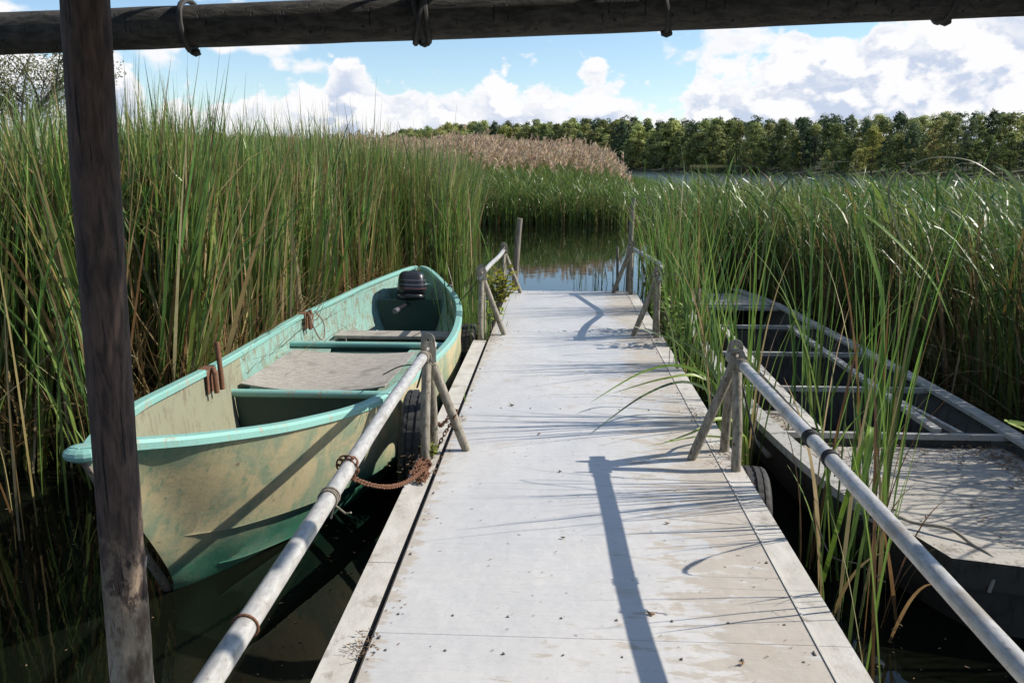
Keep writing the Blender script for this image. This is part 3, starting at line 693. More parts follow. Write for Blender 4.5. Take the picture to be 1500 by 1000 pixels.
for t in np.linspace(.01, .99, 40):
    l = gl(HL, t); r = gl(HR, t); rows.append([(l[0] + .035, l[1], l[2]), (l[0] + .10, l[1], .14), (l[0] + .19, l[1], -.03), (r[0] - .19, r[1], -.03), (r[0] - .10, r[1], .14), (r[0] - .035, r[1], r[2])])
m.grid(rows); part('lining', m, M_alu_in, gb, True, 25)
for P, s in ((HL, 1), (HR, -1)):
    m = MB(); rows = []
    for t in np.linspace(0, 1, 40):
        p = gl(P, t); rows.append([(p[0] - s * .015, p[1], p[2] - .035), (p[0] - s * .015, p[1], p[2] + .012), (p[0] + s * .09, p[1], p[2] + .015), (p[0] + s * .09, p[1], p[2] - .01), (p[0], p[1], p[2] - .012)])
    m.grid(rows, close=True); m.add(rows[0], [tuple(range(5))]); m.add(rows[-1], [tuple(range(5))[::-1]]); part('gunwale', m, M_alu, gb, True, 30)
def gx(P, y):
    A = np.array([gl(P, t) for t in np.linspace(0, 1, 80)]); return float(np.interp(y, A[:, 1], A[:, 0]))
m = MB(); rows = []
for y in np.linspace(3.34, 4.93, 10):
    a, b_ = gx(HL, y) + .09, gx(HR, y) - .09; rows.append([(lerp(a, b_, k / 8), y, .255 + .004 * math.sin(k * 2 + y * 5)) for k in range(9)])
m.grid(rows); part('floor_panel', m, M_alu_floor, gb, True, 60)
m = MB(); m.add([(1.66, 3.27, .345), (2.86, 2.97, .345), (2.87, 3.13, .345), (1.98, 3.36, .345), (1.80, 3.52, .345), (1.60, 3.47, .345)], [(0, 1, 2, 3, 4, 5)])
part('transom_deck', m, M_alu_floor, gb); m = MB(); m.add([(1.66, 3.27, .341), (2.86, 2.97, .341), (2.86, 2.97, .22), (1.66, 3.27, .22)], [(1, 0, 3, 2)]); m.add([(1.60, 3.47, .345), (1.66, 3.27, .345), (1.66, 3.27, .22), (1.60, 3.47, .22)], [(1, 0, 3, 2)])
m.add([(2.87, 3.13, .345), (1.98, 3.36, .345), (1.80, 3.52, .345), (2.87, 3.13, .25), (1.98, 3.36, .25), (1.80, 3.52, .25)], [(0, 3, 4, 1), (1, 4, 5, 2)])
part('transom_board', m, M_hull2, gb)  # near face coloured dark as shade, apart from the pale deck above
for y, z0 in ((4.96, .33), (6.0, .34), (7.12, .345), (8.32, .35), (9.35, .36)):
    a, b_ = gx(HL, y), gx(HR, y); m = MB(); m.box(((a + b_) / 2, y, z0 - .012), (b_ - a - .08, .035, .035)); part('cross_bar', m, M_alu, gb)
    if y < 8.5:
        m = MB(); m.box(((a + b_) / 2, y + .01, .13), (b_ - a - .3, .012, .33)); part('bulkhead', m, M_alu_in, gb)
m = MB(); m.box((2.35, 6.66, .345), (.055, 3.35, .03)); part('stringer', m, M_alu, gb)
m = MB(); m.grid([[(x_, y_, .362), (x_ + .085, y_, .335), (x_ + .085, y_, .31), (x_, y_, .33)] for x_, y_ in ((1.585, 4.98), (1.60, 6.2), (1.62, 7.3), (1.64, 8.25))], close=True); part('stringer', m, M_alu, gb)
m = MB(); m.box((1.49, 5.48, .16), (.32, .98, .02)); part('side_shelf', m, M_alu_floor, gb)
m = MB(); m.box((2.0, 9.9, .36), (.9, .85, .02)); part('bow_deck', m, M_alu, gb)
m = MB(); m.box((2.48, 5.5, .30), (.03, .9, .03), Matrix.Rotation(.12, 3, 'Z')); part('side_rib', m, M_alu, gb)
rope([(1.40, 3.62, .36), (1.52, 3.58, .40), (1.62, 3.56, .37), (1.74, 3.48, .38), (1.80, 3.40, .35), (1.84, 3.27, .33), (1.80, 3.22, .22)], .008, 'old rope end over the corner of the grey boat')
rope([(1.32, 3.95, .33), (1.30, 3.85, .22), (1.33, 3.72, .12), (1.42, 3.62, .13), (1.52, 3.55, .08)], .004, 'thin pale line hanging down the side of the grey boat')
rope([(1.40, 3.62, .37), (1.46, 3.60, .385), (1.52, 3.60, .38), (1.56, 3.58, .37)], .014, 'black rag tied at the corner of the grey boat', 'rag', M_tyre)

# ------------------------------------------------------------------ stakes
def stake(x, y, h, r, dx, dy, label):
    m = MB(); pts = [(x, y, -.8), (x + dx * .3, y + dy * .3, h * .35), (x + dx * .62, y + dy * .6, h * .7), (x + dx, y + dy, h)]
    m.tube(pts, [r * 1.1, r, r * .95, r * .85], 10, True, .05); single('stake', m, M_stake, label, 'stake', (x, y, 0), 'wooden stakes standing in the water', True)
stake(-.56, 10.62, 1.27, .042, .09, 0, 'leaning wooden stake by the far left corner of the jetty')
stake(.935, 10.8, 1.52, .036, .05, .1, 'dark upright stake at the far right corner of the jetty')
stake(.84, 11.2, .86, .020, -.02, 0, 'thin short stake in the water beyond the far right tripod')
stake(-1.24, 11.0, .62, .022, -.02, 0, 'thin short stake in the water beyond the turquoise stern')

# ------------------------------------------------------------------ shelter
sh = thing('shelter', 'dark open pole shelter whose post and beam frame the view', 'shelter', (-1.1, 1.95, 0))
def wpole(p0, p1, r0, r1, n=14, k=26, wob=.02, bend=.01):
    m = MB(); a = Vector(p0); b = Vector(p1); pts = []; rs = []
    for i in range(k + 1):
        t = i / k; q = a.lerp(b, t); q += Vector((bend * math.sin(t * 5 + .6), bend * math.sin(t * 4.1 + 2), bend * .6 * math.sin(t * 6 + 1)))
        pts.append(q); rs.append(lerp(r0, r1, t) * (1 + wob * math.sin(t * 17 + 1) + wob * random.uniform(-.5, .5)))
    m.tube(pts, rs, n, True, .012); return m
POSTX0, POSTX1 = -1.065, -1.125
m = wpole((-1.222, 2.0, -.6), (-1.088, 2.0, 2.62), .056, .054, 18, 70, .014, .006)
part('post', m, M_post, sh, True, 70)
m = MB()     # splintered bark at the foot of the post
for k in range(26):
    a = random.uniform(-1.9, .5); z = random.uniform(.35, .92); L = random.uniform(.03, .12); c, s_ = math.cos(a), math.sin(a); r = .05
    x, y = -1.222 + .0416 * (z + .6) + c * r, 2.0 + s_ * r; tx, ty = -s_ * .006, c * .006
    m.add([(x - tx, y - ty, z), (x + tx, y + ty, z), (x + tx + c * .012, y + ty + s_ * .012, z + L), (x - tx + c * .004, y - ty, z + L * .8)], [(0, 1, 2, 3)])
part('splinter', m, M_ply, sh, stuff=True)
m = wpole((-2.6, 2.34, 2.265), (3.2, 2.44, 2.46), .057, .055, 18, 60, .02, .010); part('beam', m, M_beam, sh, True, 70)
def beam_c(x): t = (x + 2.6) / 5.8; return Vector((x, lerp(2.34, 2.44, t), lerp(2.265, 2.46, t) + .004))
for x, n, kk in ((-1.02, 1, .6), (-.38, 3, 1), (.28, 1, .6), (1.02, 2, .6)):
    m = MB()
    for k in range(n):
        c = beam_c(x + .012 * k); R_ = .064 + .004 * (k % 2); sk = random.uniform(-.012, .012) + (.02 if k % 2 else -.008)
        m.loop([c + Vector((sk * math.sin(a * 1) + .004 * math.sin(2 * a), R_ * math.cos(a), R_ * math.sin(a) * 1.03)) for a in np.linspace(0, 2 * PI, 22, endpoint=False)], .008, 7)
    c = beam_c(x); m.tube([c + Vector((.0, .0, -.068)), c + Vector((.012, -.005, -.072)), c + Vector((.024, 0, -.068))], [.008, .010, .008], 8)
    m.tube([c + Vector((0, 0, .06)), c + Vector((-.01, -.03, .16)), c + Vector((-.02, -.05, .28))], .008, 7)
    part('lashing', m, M_tyre if kk > .45 else M_rope, sh, True)
for i, y in enumerate(np.arange(-1.715, 2.33, .155)):
    m = MB(); m.box((.02, y, 2.74 + .012 * (i % 2) + .012 * (2 - y)), (3.0 + .06 * (i % 3), .150, .022)); part('roof_board', m, M_roof, sh)
for x in (-1.35, .0, 1.35):
    m = wpole((x, -1.7, 2.72), (x, 2.40, 2.675), .04, .04, 10, 14); part('rafter', m, M_beam, sh, True)
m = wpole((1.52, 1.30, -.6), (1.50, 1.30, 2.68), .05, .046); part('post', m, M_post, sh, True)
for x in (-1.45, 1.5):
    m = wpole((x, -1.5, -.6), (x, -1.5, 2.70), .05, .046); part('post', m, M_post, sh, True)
m = wpole((-1.7, 1.97, 2.635), (1.7, 1.90, 2.635), .035, .035); part('beam', m, M_beam, sh, True)

# ------------------------------------------------------------------ reeds
def blades(xy, z0, h, w, az, lean, curl, q, cb, ct, K=6, side=None, taper=1.6):
    n = len(xy); t = np.linspace(0, 1, K + 1)[None, :]
    th = lean[:, None] + curl[:, None] * t ** q
    ds = h[:, None] / K; hor = np.concatenate([np.zeros((n, 1)), np.cumsum(np.sin((th[:, 1:] + th[:, :-1]) / 2) * ds, 1)], 1)
    ver = np.concatenate([np.zeros((n, 1)), np.cumsum(np.cos((th[:, 1:] + th[:, :-1]) / 2) * ds, 1)], 1)
    px = xy[:, 0, None] + np.cos(az)[:, None] * hor; py = xy[:, 1, None] + np.sin(az)[:, None] * hor; pz = z0[:, None] + ver
    sa = RNG.uniform(0, PI, n) if side is None else side
    ww = w[:, None] * .5 * (1 - t ** taper) * (.75 + .5 * np.minimum(1, t * 3)) + .0004
    ox = np.cos(sa)[:, None] * ww; oy = np.sin(sa)[:, None] * ww
    V = np.stack([np.stack([px - ox, py - oy, pz], -1), np.stack([px + ox, py + oy, pz], -1)], 2).reshape(n, -1, 3)
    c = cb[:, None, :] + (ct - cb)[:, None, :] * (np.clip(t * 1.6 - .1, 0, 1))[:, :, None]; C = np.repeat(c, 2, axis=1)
    i = np.arange(K) * 2; f = np.stack([i, i + 1, i + 3, i + 2], -1); F = (f[None] + (np.arange(n) * (K + 1) * 2)[:, None, None]).reshape(-1, 4)
    return V.reshape(-1, 3), F, C.reshape(-1, 3)
def join(L):
    V = []; F = []; C = []; o = 0
    for v, f, c in L: V.append(v); F.append(f + o); C.append(c); o += len(v)
    return np.concatenate(V), np.concatenate(F), np.concatenate(C)
def mixc(n, cols, wts, jit=.2):
    k = RNG.choice(len(cols), n, p=np.array(wts) / sum(wts)); c = np.array(cols)[k]; return np.clip(c * (1 + RNG.normal(0, jit, (n, 1))) * (1 + RNG.normal(0, .05, (n, 3))), .005, 1)
GREENS = [(.135, .23, .045), (.09, .18, .042), (.18, .255, .055), (.235, .275, .08), (.06, .14, .045)]
STRAW = [(.38, .29, .14), (.30, .19, .085), (.44, .36, .20), (.21, .115, .05)]
def stuff(name, L, mat, label, smooth=False):
    V, F, C = join(L); me = npmesh(name, V, F, mat, C, smooth); o = bpy.data.objects.new(name, me); COL.objects.link(o)
    o['kind'] = 'stuff'; o['label'] = label; o['category'] = 'reeds'; return o
def scatter(n, fn, box):
    out = []
    x0, x1, y0, y1 = box
    while sum(len(q) for q in out) < n:
        p = np.stack([RNG.uniform(x0, x1, n), RNG.uniform(y0, y1, n)], 1); out.append(p[fn(p[:, 0], p[:, 1])])
    return np.concatenate(out)[:n]
def U(a, b, n): return RNG.uniform(a, b, n)
# --- left bed
def edge_l(y): return np.interp(y, [3.4, 4.9, 5.4, 8.5, 10.2, 11.2, 14.5, 17, 22, 26, 30], [-4.7, -3.55, -2.55, -2.5, -2.15, -1.62, -1.52, -1.75, -2.2, -2.75, -3.2])
def patch(x, y, s=1.0): return .5 + .25 * np.sin(x * 2.3 * s + 1.3 * y * s) + .25 * np.sin(y * 1.9 * s - x * 1.1 * s + 2)
L = []
def left_set(n, fn, box, hm, hs, wm, K, gr=.8):
    p = scatter(n, fn, box); tuft = RNG.normal(0, .05, (n, 2))
    key = np.floor(p / .22); p = (key + .5) * .22 + RNG.normal(0, .055, (n, 2)) + tuft * .5; hs_ = np.sin(key[:, 0] * 12.9898 + key[:, 1] * 78.233) * 43758.5; r1 = hs_ - np.floor(hs_); r2 = (r1 * 57.3) % 1; r3 = (r1 * 131.7) % 1
    h = RNG.normal(hm, hs, n) * (1 + .06 * np.sin(p[:, 0] * 1.7) * np.sin(p[:, 1] * 1.3))
    h = h * (.88 + .2 * r3); az = r1 * 2 * PI + RNG.normal(0, .55, n); lean = np.abs(RNG.normal(.02, .05, n) + .17 * r2 ** 1.6); curl = np.abs(RNG.normal(.05, .11, n)); big = RNG.random(n) < .07; curl = np.where(big, U(.5, 1.5, n), curl)
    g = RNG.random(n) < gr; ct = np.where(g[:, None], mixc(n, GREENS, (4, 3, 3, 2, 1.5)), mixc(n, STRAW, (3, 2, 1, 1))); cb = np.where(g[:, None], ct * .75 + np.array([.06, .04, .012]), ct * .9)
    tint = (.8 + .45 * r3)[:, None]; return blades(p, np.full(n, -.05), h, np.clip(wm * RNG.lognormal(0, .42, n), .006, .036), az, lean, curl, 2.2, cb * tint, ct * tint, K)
fe = lambda d0, d1: (lambda x, y: (x < edge_l(y) - d0) & (x > edge_l(y) - d1))
L.append(left_set(17000, fe(0, 1.4), (-7, -1.5, 4.3, 12), 2.10, .19, .019, 7, .76))
L.append(left_set(12000, lambda x, y: (x < edge_l(y) - 1.3) & (x > -9), (-9, -2, 4.5, 12), 2.24, .17, .018, 6, .85))
L.append(left_set(13000, fe(0, 4), (-8, -1.5, 12, 27), 2.02, .16, .025, 5, .85))
L.append(left_set(13000, lambda x, y: x < np.minimum(edge_l(y) - 2, -3.5 - (y - 12) * .25), (-22, -4, 9, 27), 2.34, .17, .026, 5, .86))
L.append(left_set(2500, fe(0, 2.2), (-7.5, -3.4, 3.2, 5.3), 2.15, .2, .0135, 7, .7))
n = 2600; p = scatter(n, lambda x, y: (x < edge_l(y) + .25) & (x > edge_l(y) - 1.2), (-6.5, -2.4, 3.6, 7.5)); c = mixc(n, STRAW, (3, 4, 2, 2), .25)
L.append(blades(p, U(-.05, .35, n), U(.4, 1.2, n), U(.008, .016, n), U(0, 2 * PI, n), U(.05, 1.1, n), U(-.4, .9, n), 1.5, c * .9, c, 5))
L.append(left_set(60, lambda x, y: (x < -2.6), (-5.2, -2.6, 2.6, 4.6), 1.7, .4, .011, 7, .35))
# bent dry stems and litter at the feet
n = 15000; p = scatter(n, fe(-.12, 1.4), (-7, -1.5, 3.4, 13)); c = mixc(n, STRAW, (3, 3, 1, 4), .3)
L.append(blades(p, U(-.05, .65, n), U(.2, .9, n), U(.005, .012, n), U(0, 2 * PI, n), U(.15, 1.6, n), U(-.6, .9, n), 1.5, c, c * .8, 3))
# leaf blades springing from half height, tips against the sky
n = 16000; p = scatter(n, lambda x, y: (x < edge_l(y) - .05) & ((y < 11) | (x < -4.5)), (-12, -1.5, 4.3, 20)); c = mixc(n, GREENS, (3, 3, 3, 3, 1))
L.append(blades(p, U(1.0, 1.95, n), U(.35, .75, n), U(.013, .022, n), U(0, 2 * PI, n), U(.04, .42, n), U(0, .5, n), 2, c, c, 4))
n = 26000; p = scatter(n, fe(-.02, 1.8), (-7.5, -1.5, 3.6, 15)); k_ = RNG.random(n) < .5; c = np.where(k_[:, None], mixc(n, STRAW, (3, 3, 2, 2), .3), mixc(n, GREENS, (3, 3, 3, 3, 1)))
L.append(blades(p, U(.1, 1.85, n), U(.08, .42, n), U(.005, .011, n), U(0, 2 * PI, n), U(.1, 1.5, n), U(-.6, 1.2, n), 1.5, c, c, 3))
stuff('reed_bed', L, M_reed, 'tall dense green reeds on the left behind the turquoise boat')
# --- far bed with plumes
def edge_f(x): return np.interp(x, [-30, -8, -3.0, 0, 2.2, 3.4, 4.0], [27.0, 26.2, 26.6, 27.2, 27.6, 29.0, 33])
def hfar(x, y): return np.interp(x, [-12, -4, .5, 2.2, 3.2, 4.4], [2.75, 2.75, 2.5, 2.15, 1.6, 1.1]) * np.interp(y - edge_f(x), [0, 1.0, 3.0, 6, 14, 35], [.46, .55, .68, .82, 1.04, 1.12])
L = []; n = 36000; p = scatter(n, lambda x, y: (y > edge_f(x)) & (y < edge_f(x) + 10), (-20, 4.2, 26, 40)); c = mixc(n, GREENS, (3, 4, 3, 3, 1)); dry = RNG.random(n) < .16; c = np.where(dry[:, None], mixc(n, STRAW, (2, 2, 1, 1)), c)
h = hfar(p[:, 0], p[:, 1]) * RNG.normal(.93, .07, n)
L.append(blades(p, np.full(n, -.05), h, U(.016, .03, n), U(0, 2 * PI, n), np.abs(RNG.normal(0, .09, n)), np.abs(RNG.normal(.1, .25, n)), 2, c * .9 + np.array([.03, .02, .0]), c, 4))
n = 34000; p = scatter(n, lambda x, y: (y > edge_f(x)) & (y < edge_f(x) + 4), (-20, 4.2, 26, 36)); c = mixc(n, GREENS, (3, 3, 4, 4, 1)); hz = hfar(p[:, 0], p[:, 1])
L.append(blades(p, hz * U(.12, .9, n), U(.25, .55, n), U(.018, .032, n), U(0, 2 * PI, n), U(.3, .9, n), U(.2, 1.0, n), 1.5, c, c, 3))
n = 22000; p = scatter(n, lambda x, y: (y > edge_f(x) + 5), (-34, 6, 30, 62)); c = mixc(n, GREENS, (3, 3, 3, 3, 1))
L.append(blades(p, np.full(n, .6), (hfar(p[:, 0], p[:, 1]) + .1) * RNG.normal(.93, .07, n) - .6, U(.03, .05, n), U(0, 2 * PI, n), np.abs(RNG.normal(0, .1, n)), np.abs(RNG.normal(.1, .3, n)), 2, c, c, 3))
stuff('far_reed_bed', L, M_reed, 'reed bed across the small inlet beyond the end of the jetty')
PL = [(.64, .49, .34), (.58, .42, .28), (.68, .55, .40), (.48, .35, .22)]
L = []; base = scatter(7000, lambda x, y: (y > edge_f(x) + 1.6 + .8 * np.sin(x)) & (x < 3.0) & (y > edge_f(x) + 2.2 + 1.0 * (x > -3) + RNG.exponential(1.6, x.shape)), (-22, 3.2, 27, 50)); nb = len(base)
hb = hfar(base[:, 0], base[:, 1]) + RNG.normal(.02, .20, nb) + .10 * np.sin(base[:, 0] * 1.1); az0 = RNG.normal(.6, .5, nb)
for k in range(11):
    c = mixc(nb, PL, (3, 3, 2, 2), .15); r = U(0, .10, nb); a = U(0, 2 * PI, nb)
    L.append(blades(base + np.stack([np.cos(a) * r * .4, np.sin(a) * r * .4], 1), hb - .18 + .025 * k, U(.12, .26, nb), U(.03, .06, nb), az0 + RNG.normal(0, .9, nb), U(.15, .9, nb), U(.2, .9, nb), 1, c, c, 2, taper=3))
stuff('reed_plumes', L, M_plume, 'pinkish brown plumes above the reeds beyond the inlet')['category'] = 'reed plumes'
# --- right bed
def edge_r(y): return np.interp(y, [2.0, 4, 8, 9.8, 10.6, 11.3, 13, 18, 24], [3.3, 3.35, 3.25, 2.85, 2.5, 1.55, 1.42, 2.2, 4.0])
L = []
def right_set(n, fn, box, hm, hs, wm, K, gr=.85, curl=.5):
    p = scatter(n, fn, box); p = np.round(p / .15) * .15 + RNG.normal(0, .045, (n, 2)); h = RNG.normal(hm, hs, n)
    az = RNG.normal(2.9, 1.3, n); lean = np.abs(RNG.normal(.07, .13, n)); cu_ = np.abs(RNG.normal(.2, curl * 1.3, n))
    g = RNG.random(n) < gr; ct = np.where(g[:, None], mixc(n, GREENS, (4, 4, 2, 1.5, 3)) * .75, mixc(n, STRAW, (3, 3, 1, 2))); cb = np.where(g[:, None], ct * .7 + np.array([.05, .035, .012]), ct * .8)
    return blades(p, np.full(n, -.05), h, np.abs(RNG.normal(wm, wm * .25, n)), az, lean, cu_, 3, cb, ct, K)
fr = lambda d0, d1: (lambda x, y: (x > edge_r(y) + d0) & (x < edge_r(y) + d1))
L.append(right_set(4600, fr(0, 1.3), (1.4, 5.4, 2.2, 12), 1.52, .16, .021, 8, .80))
L.append(right_set(8000, fr(1.3, 8), (1.4, 11, 2.6, 13), 1.66, .15, .019, 7, .85))
L.append(right_set(10000, fr(0, 14), (1.4, 17, 11, 19), 1.58, .17, .022, 6, .9))
n = 8000; p = scatter(n, fr(-.1, 1.5), (1.4, 5.5, 2.4, 13)); c = mixc(n, STRAW, (3, 3, 1, 4), .3)
L.append(blades(p, U(-.05, .6, n), U(.2, .9, n), U(.004, .011, n), U(0, 2 * PI, n), U(.2, 1.7, n), U(-.6, .9, n), 1.5, c, c * .8, 3))
n = 19000; p = scatter(n, lambda x, y: x > edge_r(y) + .1, (1.4, 13, 3, 18)); c = mixc(n, GREENS, (3, 3, 4, 4, 1))
L.append(blades(p, U(.6, 1.35, n), U(.35, .8, n), U(.014, .024, n), RNG.normal(2.8, 1.2, n), U(.2, .8, n), U(.6, 2.3, n), 1.5, c, c, 6))
n = 2600; p = scatter(n, lambda x, y: x > edge_r(y) + .15, (1.4, 11, 3, 16)); c = mixc(n, GREENS + [(.40, .26, .08)], (3, 3, 4, 5, 1, .25))
L.append(blades(p, U(.85, 1.35, n), U(.55, 1.05, n), U(.018, .032, n), RNG.normal(2.9, 1.5, n), U(.05, .5, n), U(1.0, 2.9, n), 1.8, c, c, 8, taper=2.2))
stuff('reed_bed', L, M_reed, 'leaning green reeds along the right behind the grey boat')
# --- small reed islet far out and shore fringe
L = []; n = 3000; a = U(.155, .235, n); d = U(196, 201, n); c = mixc(n, [(.15, .17, .07), (.2, .2, .09)], (1, 1))
L.append(blades(np.stack([np.sin(a) * d, np.cos(a) * d], 1), np.zeros(n), U(1.2, 1.9, n), U(.12, .3, n), U(0, 6, n), U(0, .2, n), U(0, .3, n), 2, c, c, 2))
stuff('reed_islet', L, M_reed, 'thin pale strip of reeds far out before the wooded shore')
# --- water weeds near the boat: a few stalks in open water
L = []; n = 34; p = np.stack([U(.15, .95, n), U(10.5, 14.0, n)], 1); c = mixc(n, GREENS, (1, 1, 1, 1, 1)) * .8
L.append(blades(p, np.full(n, -.05), U(.3, .95, n), U(.009, .014, n), U(0, 6, n), U(0, .15, n), U(0, .3, n), 2, c, c, 5))
stuff('water_stalks', L, M_reed, 'sparse thin stalks standing in the blue water past the jetty end')

# --- single clumps that stand apart: each a thing of its own
def clump(x, y, n, hm, hs, spread, label, wm=.0135, azm=None, azs=1.2, curl=.35, straw=.12, lean=.10, z=-.05, name='reed_clump', cat='reed clump', kill=None):
    xy = np.stack([RNG.normal(0, spread, n), RNG.normal(0, spread, n)], 1); az = U(0, 2 * PI, n) if azm is None else RNG.normal(azm, azs, n)
    g = RNG.random(n) > straw; ct = np.where(g[:, None], mixc(n, [(.14, .25, .045), (.10, .20, .045), (.19, .28, .06)], (3, 3, 2)), mixc(n, STRAW, (2, 2, 1, 1))); cb = ct * .8 + np.array([.03, .025, .008])
    V, F, C = blades(xy, np.full(n, z), np.abs(RNG.normal(hm, hs, n)), np.abs(RNG.normal(wm * .85, .003, n)), az, np.abs(RNG.normal(0, lean, n)), np.abs(RNG.normal(.05, curl, n)), 2.6, cb, ct, 12, taper=3.2)
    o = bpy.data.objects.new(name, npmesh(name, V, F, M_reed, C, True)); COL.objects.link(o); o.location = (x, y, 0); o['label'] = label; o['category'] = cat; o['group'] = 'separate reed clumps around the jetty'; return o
clump(1.19, 2.80, 9, 1.15, .25, .06, 'thin dark reed clump closest to the camera beside the right handrail', .0085, curl=.4, lean=.10, straw=.3)
clump(1.44, 3.45, 11, 1.25, .25, .05, 'slim reed clump in front of the corner of the grey boat', .009, curl=.3, straw=.3)
clump(1.57, 3.90, 36, 1.72, .18, .045, 'tall reed clump rising through the middle of the right handrail', .012, curl=.22, lean=.07)
clump(1.36, 3.80, 13, 1.45, .22, .06, 'reed clump in the dark water at the corner side of the grey boat', .014, curl=.35)
clump(1.13, 4.95, 40, 1.5, .25, .07, 'reed clump between the grey boat and the tripod nearest on the right', .013, 2.6, 1.2, .6)
clump(1.12, 6.35, 60, 1.45, .25, .09, 'dense reed clump in the gap beside the grey boat amidships', .013, curl=.35)
clump(1.16, 7.6, 60, 1.55, .25, .10, 'reed clump behind the weedy stand on the right', .013, curl=.45)
clump(1.25, 8.9, 90, 1.62, .28, .14, 'broad reed clump beside the far right handrail', .013, curl=.5)
clump(1.30, 10.2, 90, 1.6, .28, .16, 'reed clump beside the bow of the grey boat by the dark stake', .013, curl=.5)
clump(1.95, 10.9, 120, 1.65, .2, .25, 'reed clump pressing against the far end of the grey boat', .013, curl=.5)
clump(2.05, 6.5, 10, 1.5, .25, .06, 'thin reed tuft rising inside the grey boat between its cross bars', .013, curl=.5)
clump(1.72, 5.5, 12, 1.55, .2, .05, 'few green stems growing through the grey boat near its shelf', .013, curl=.4)
clump(1.24, 3.35, 9, 1.0, .35, .07, 'short sparse blades in the dark water before the grey boat', .012, curl=.9, straw=.4)
clump(1.45, 3.30, 9, .6, .2, .05, 'low rusty brown blades at the near corner of the grey boat', .010, curl=1.1, straw=.95, lean=.5)
clump(-.86, 9.6, 70, .95, .3, .10, 'low reed clump at the far left edge of the jetty', .010, curl=.4)
clump(-.98, 8.5, 60, .85, .22, .10, 'low reed clump between the stern of the turquoise boat and the jetty', .010, curl=.35)
clump(-1.45, 10.9, 110, 1.9, .25, .22, 'reed clump just beyond the pointed stern of the turquoise boat', .013, curl=.3)
clump(-2.78, 4.75, 34, 1.5, .25, .10, 'bright leaning reed tuft left of the post behind the turquoise bow', .014, 2.6, .6, .5, lean=.35)
clump(-3.0, 3.9, 12, 1.2, .4, .25, 'few dark stalks in the shaded water left of the post', .010, curl=.5, straw=.6)
# arching leaves drawn one by one: (points) -> a thing
def leafpath(pts, w, label, colr, name='reed_leaf'):
    K = 26; P = np.array([cr(pts, i / K * (len(pts) - 1)) for i in range(K + 1)]); D = np.gradient(P, axis=0); D /= np.linalg.norm(D, axis=1)[:, None]
    side = np.cross(D, np.array([0, -.9, 1.0])); side /= np.maximum(np.linalg.norm(side, axis=1), 1e-3)[:, None]; t = np.linspace(0, 1, K + 1); ww = w * (1 - t ** 2.4) * .5 + .0006
    dn = np.array([0, 0, -.25]); V = np.stack([P - side * ww[:, None] - dn * ww[:, None], P, P + side * ww[:, None] - dn * ww[:, None]], 1).reshape(-1, 3); i = np.arange(K) * 3
    F = np.concatenate([np.stack([i, i + 1, i + 4, i + 3], -1), np.stack([i + 1, i + 2, i + 5, i + 4], -1)]); C = np.tile(np.array(colr), (len(V), 1)); b0 = V[0].copy(); V = V - b0
    o = bpy.data.objects.new(name, npmesh(name, V, F, M_reed, C, True)); COL.objects.link(o); o.location = b0; o['label'] = label; o['category'] = 'reed leaf'; o['group'] = 'long reed leaves arching over the jetty'
G1 = (.20, .33, .05); G2 = (.30, .40, .08)
for pts, w_, lb, c in (
    ([(1.12, 4.95, .05), (1.06, 5.1, .50), (.86, 5.25, .66), (.58, 5.25, .63), (.22, 5.05, .47)], .016, 'long leaf arching low over the deck, longest of its fan on the right', G1),
    ([(1.12, 4.98, .05), (1.05, 5.05, .46), (.84, 5.1, .60), (.56, 4.95, .56), (.22, 4.62, .42)], .014, 'dark curved leaf whose tip almost touches the deck middle', (.06, .11, .03)),
    ([(1.13, 5.0, .05), (1.04, 5.05, .50), (.9, 5.02, .66), (.66, 4.95, .66), (.36, 5.0, .55)], .015, 'bright middle leaf of the fan over the deck', G2),
    ([(1.12, 4.95, .05), (1.08, 5.3, .52), (.95, 5.5, .72), (.72, 5.6, .80), (.50, 5.55, .88)], .013, 'dark leaf rising to the left with a straight tip above the fan', (.07, .12, .03)),
    ([(1.12, 4.7, .05), (1.07, 4.6, .45), (.92, 4.5, .55), (.76, 4.35, .52), (.56, 4.2, .50)], .014, 'lower yellow green leaf reaching over the brown stain', G2),
    ([(1.13, 4.6, .05), (1.08, 4.5, .43), (.98, 4.4, .47), (.80, 4.45, .46), (.50, 4.35, .43)], .010, 'thin pale leaf lying just above the deck near the tripod', G2),
    ([(1.22, 3.5, .1), (1.25, 3.3, .75), (1.22, 3.1, .95), (1.15, 3.0, .6), (1.1, 2.95, .44)], .012, 'drooping leaf in front of the right deck edge', G1),
    ([(1.57, 3.9, .6), (1.60, 4.1, 1.3), (1.50, 4.2, 1.70), (1.75, 4.0, 1.45), (1.86, 3.9, 1.2)], .013, 'sharply bent leaf on the clump through the right handrail', G1),
    ([(2.6, 3.6, .4), (2.3, 3.7, .72), (2.1, 3.8, .78), (2.3, 3.9, .68), (2.75, 4.2, .42)], .014, 'green leaf arching over the floor of the grey boat', G2)):
    leafpath(pts, w_ * 1.7, lb, c)
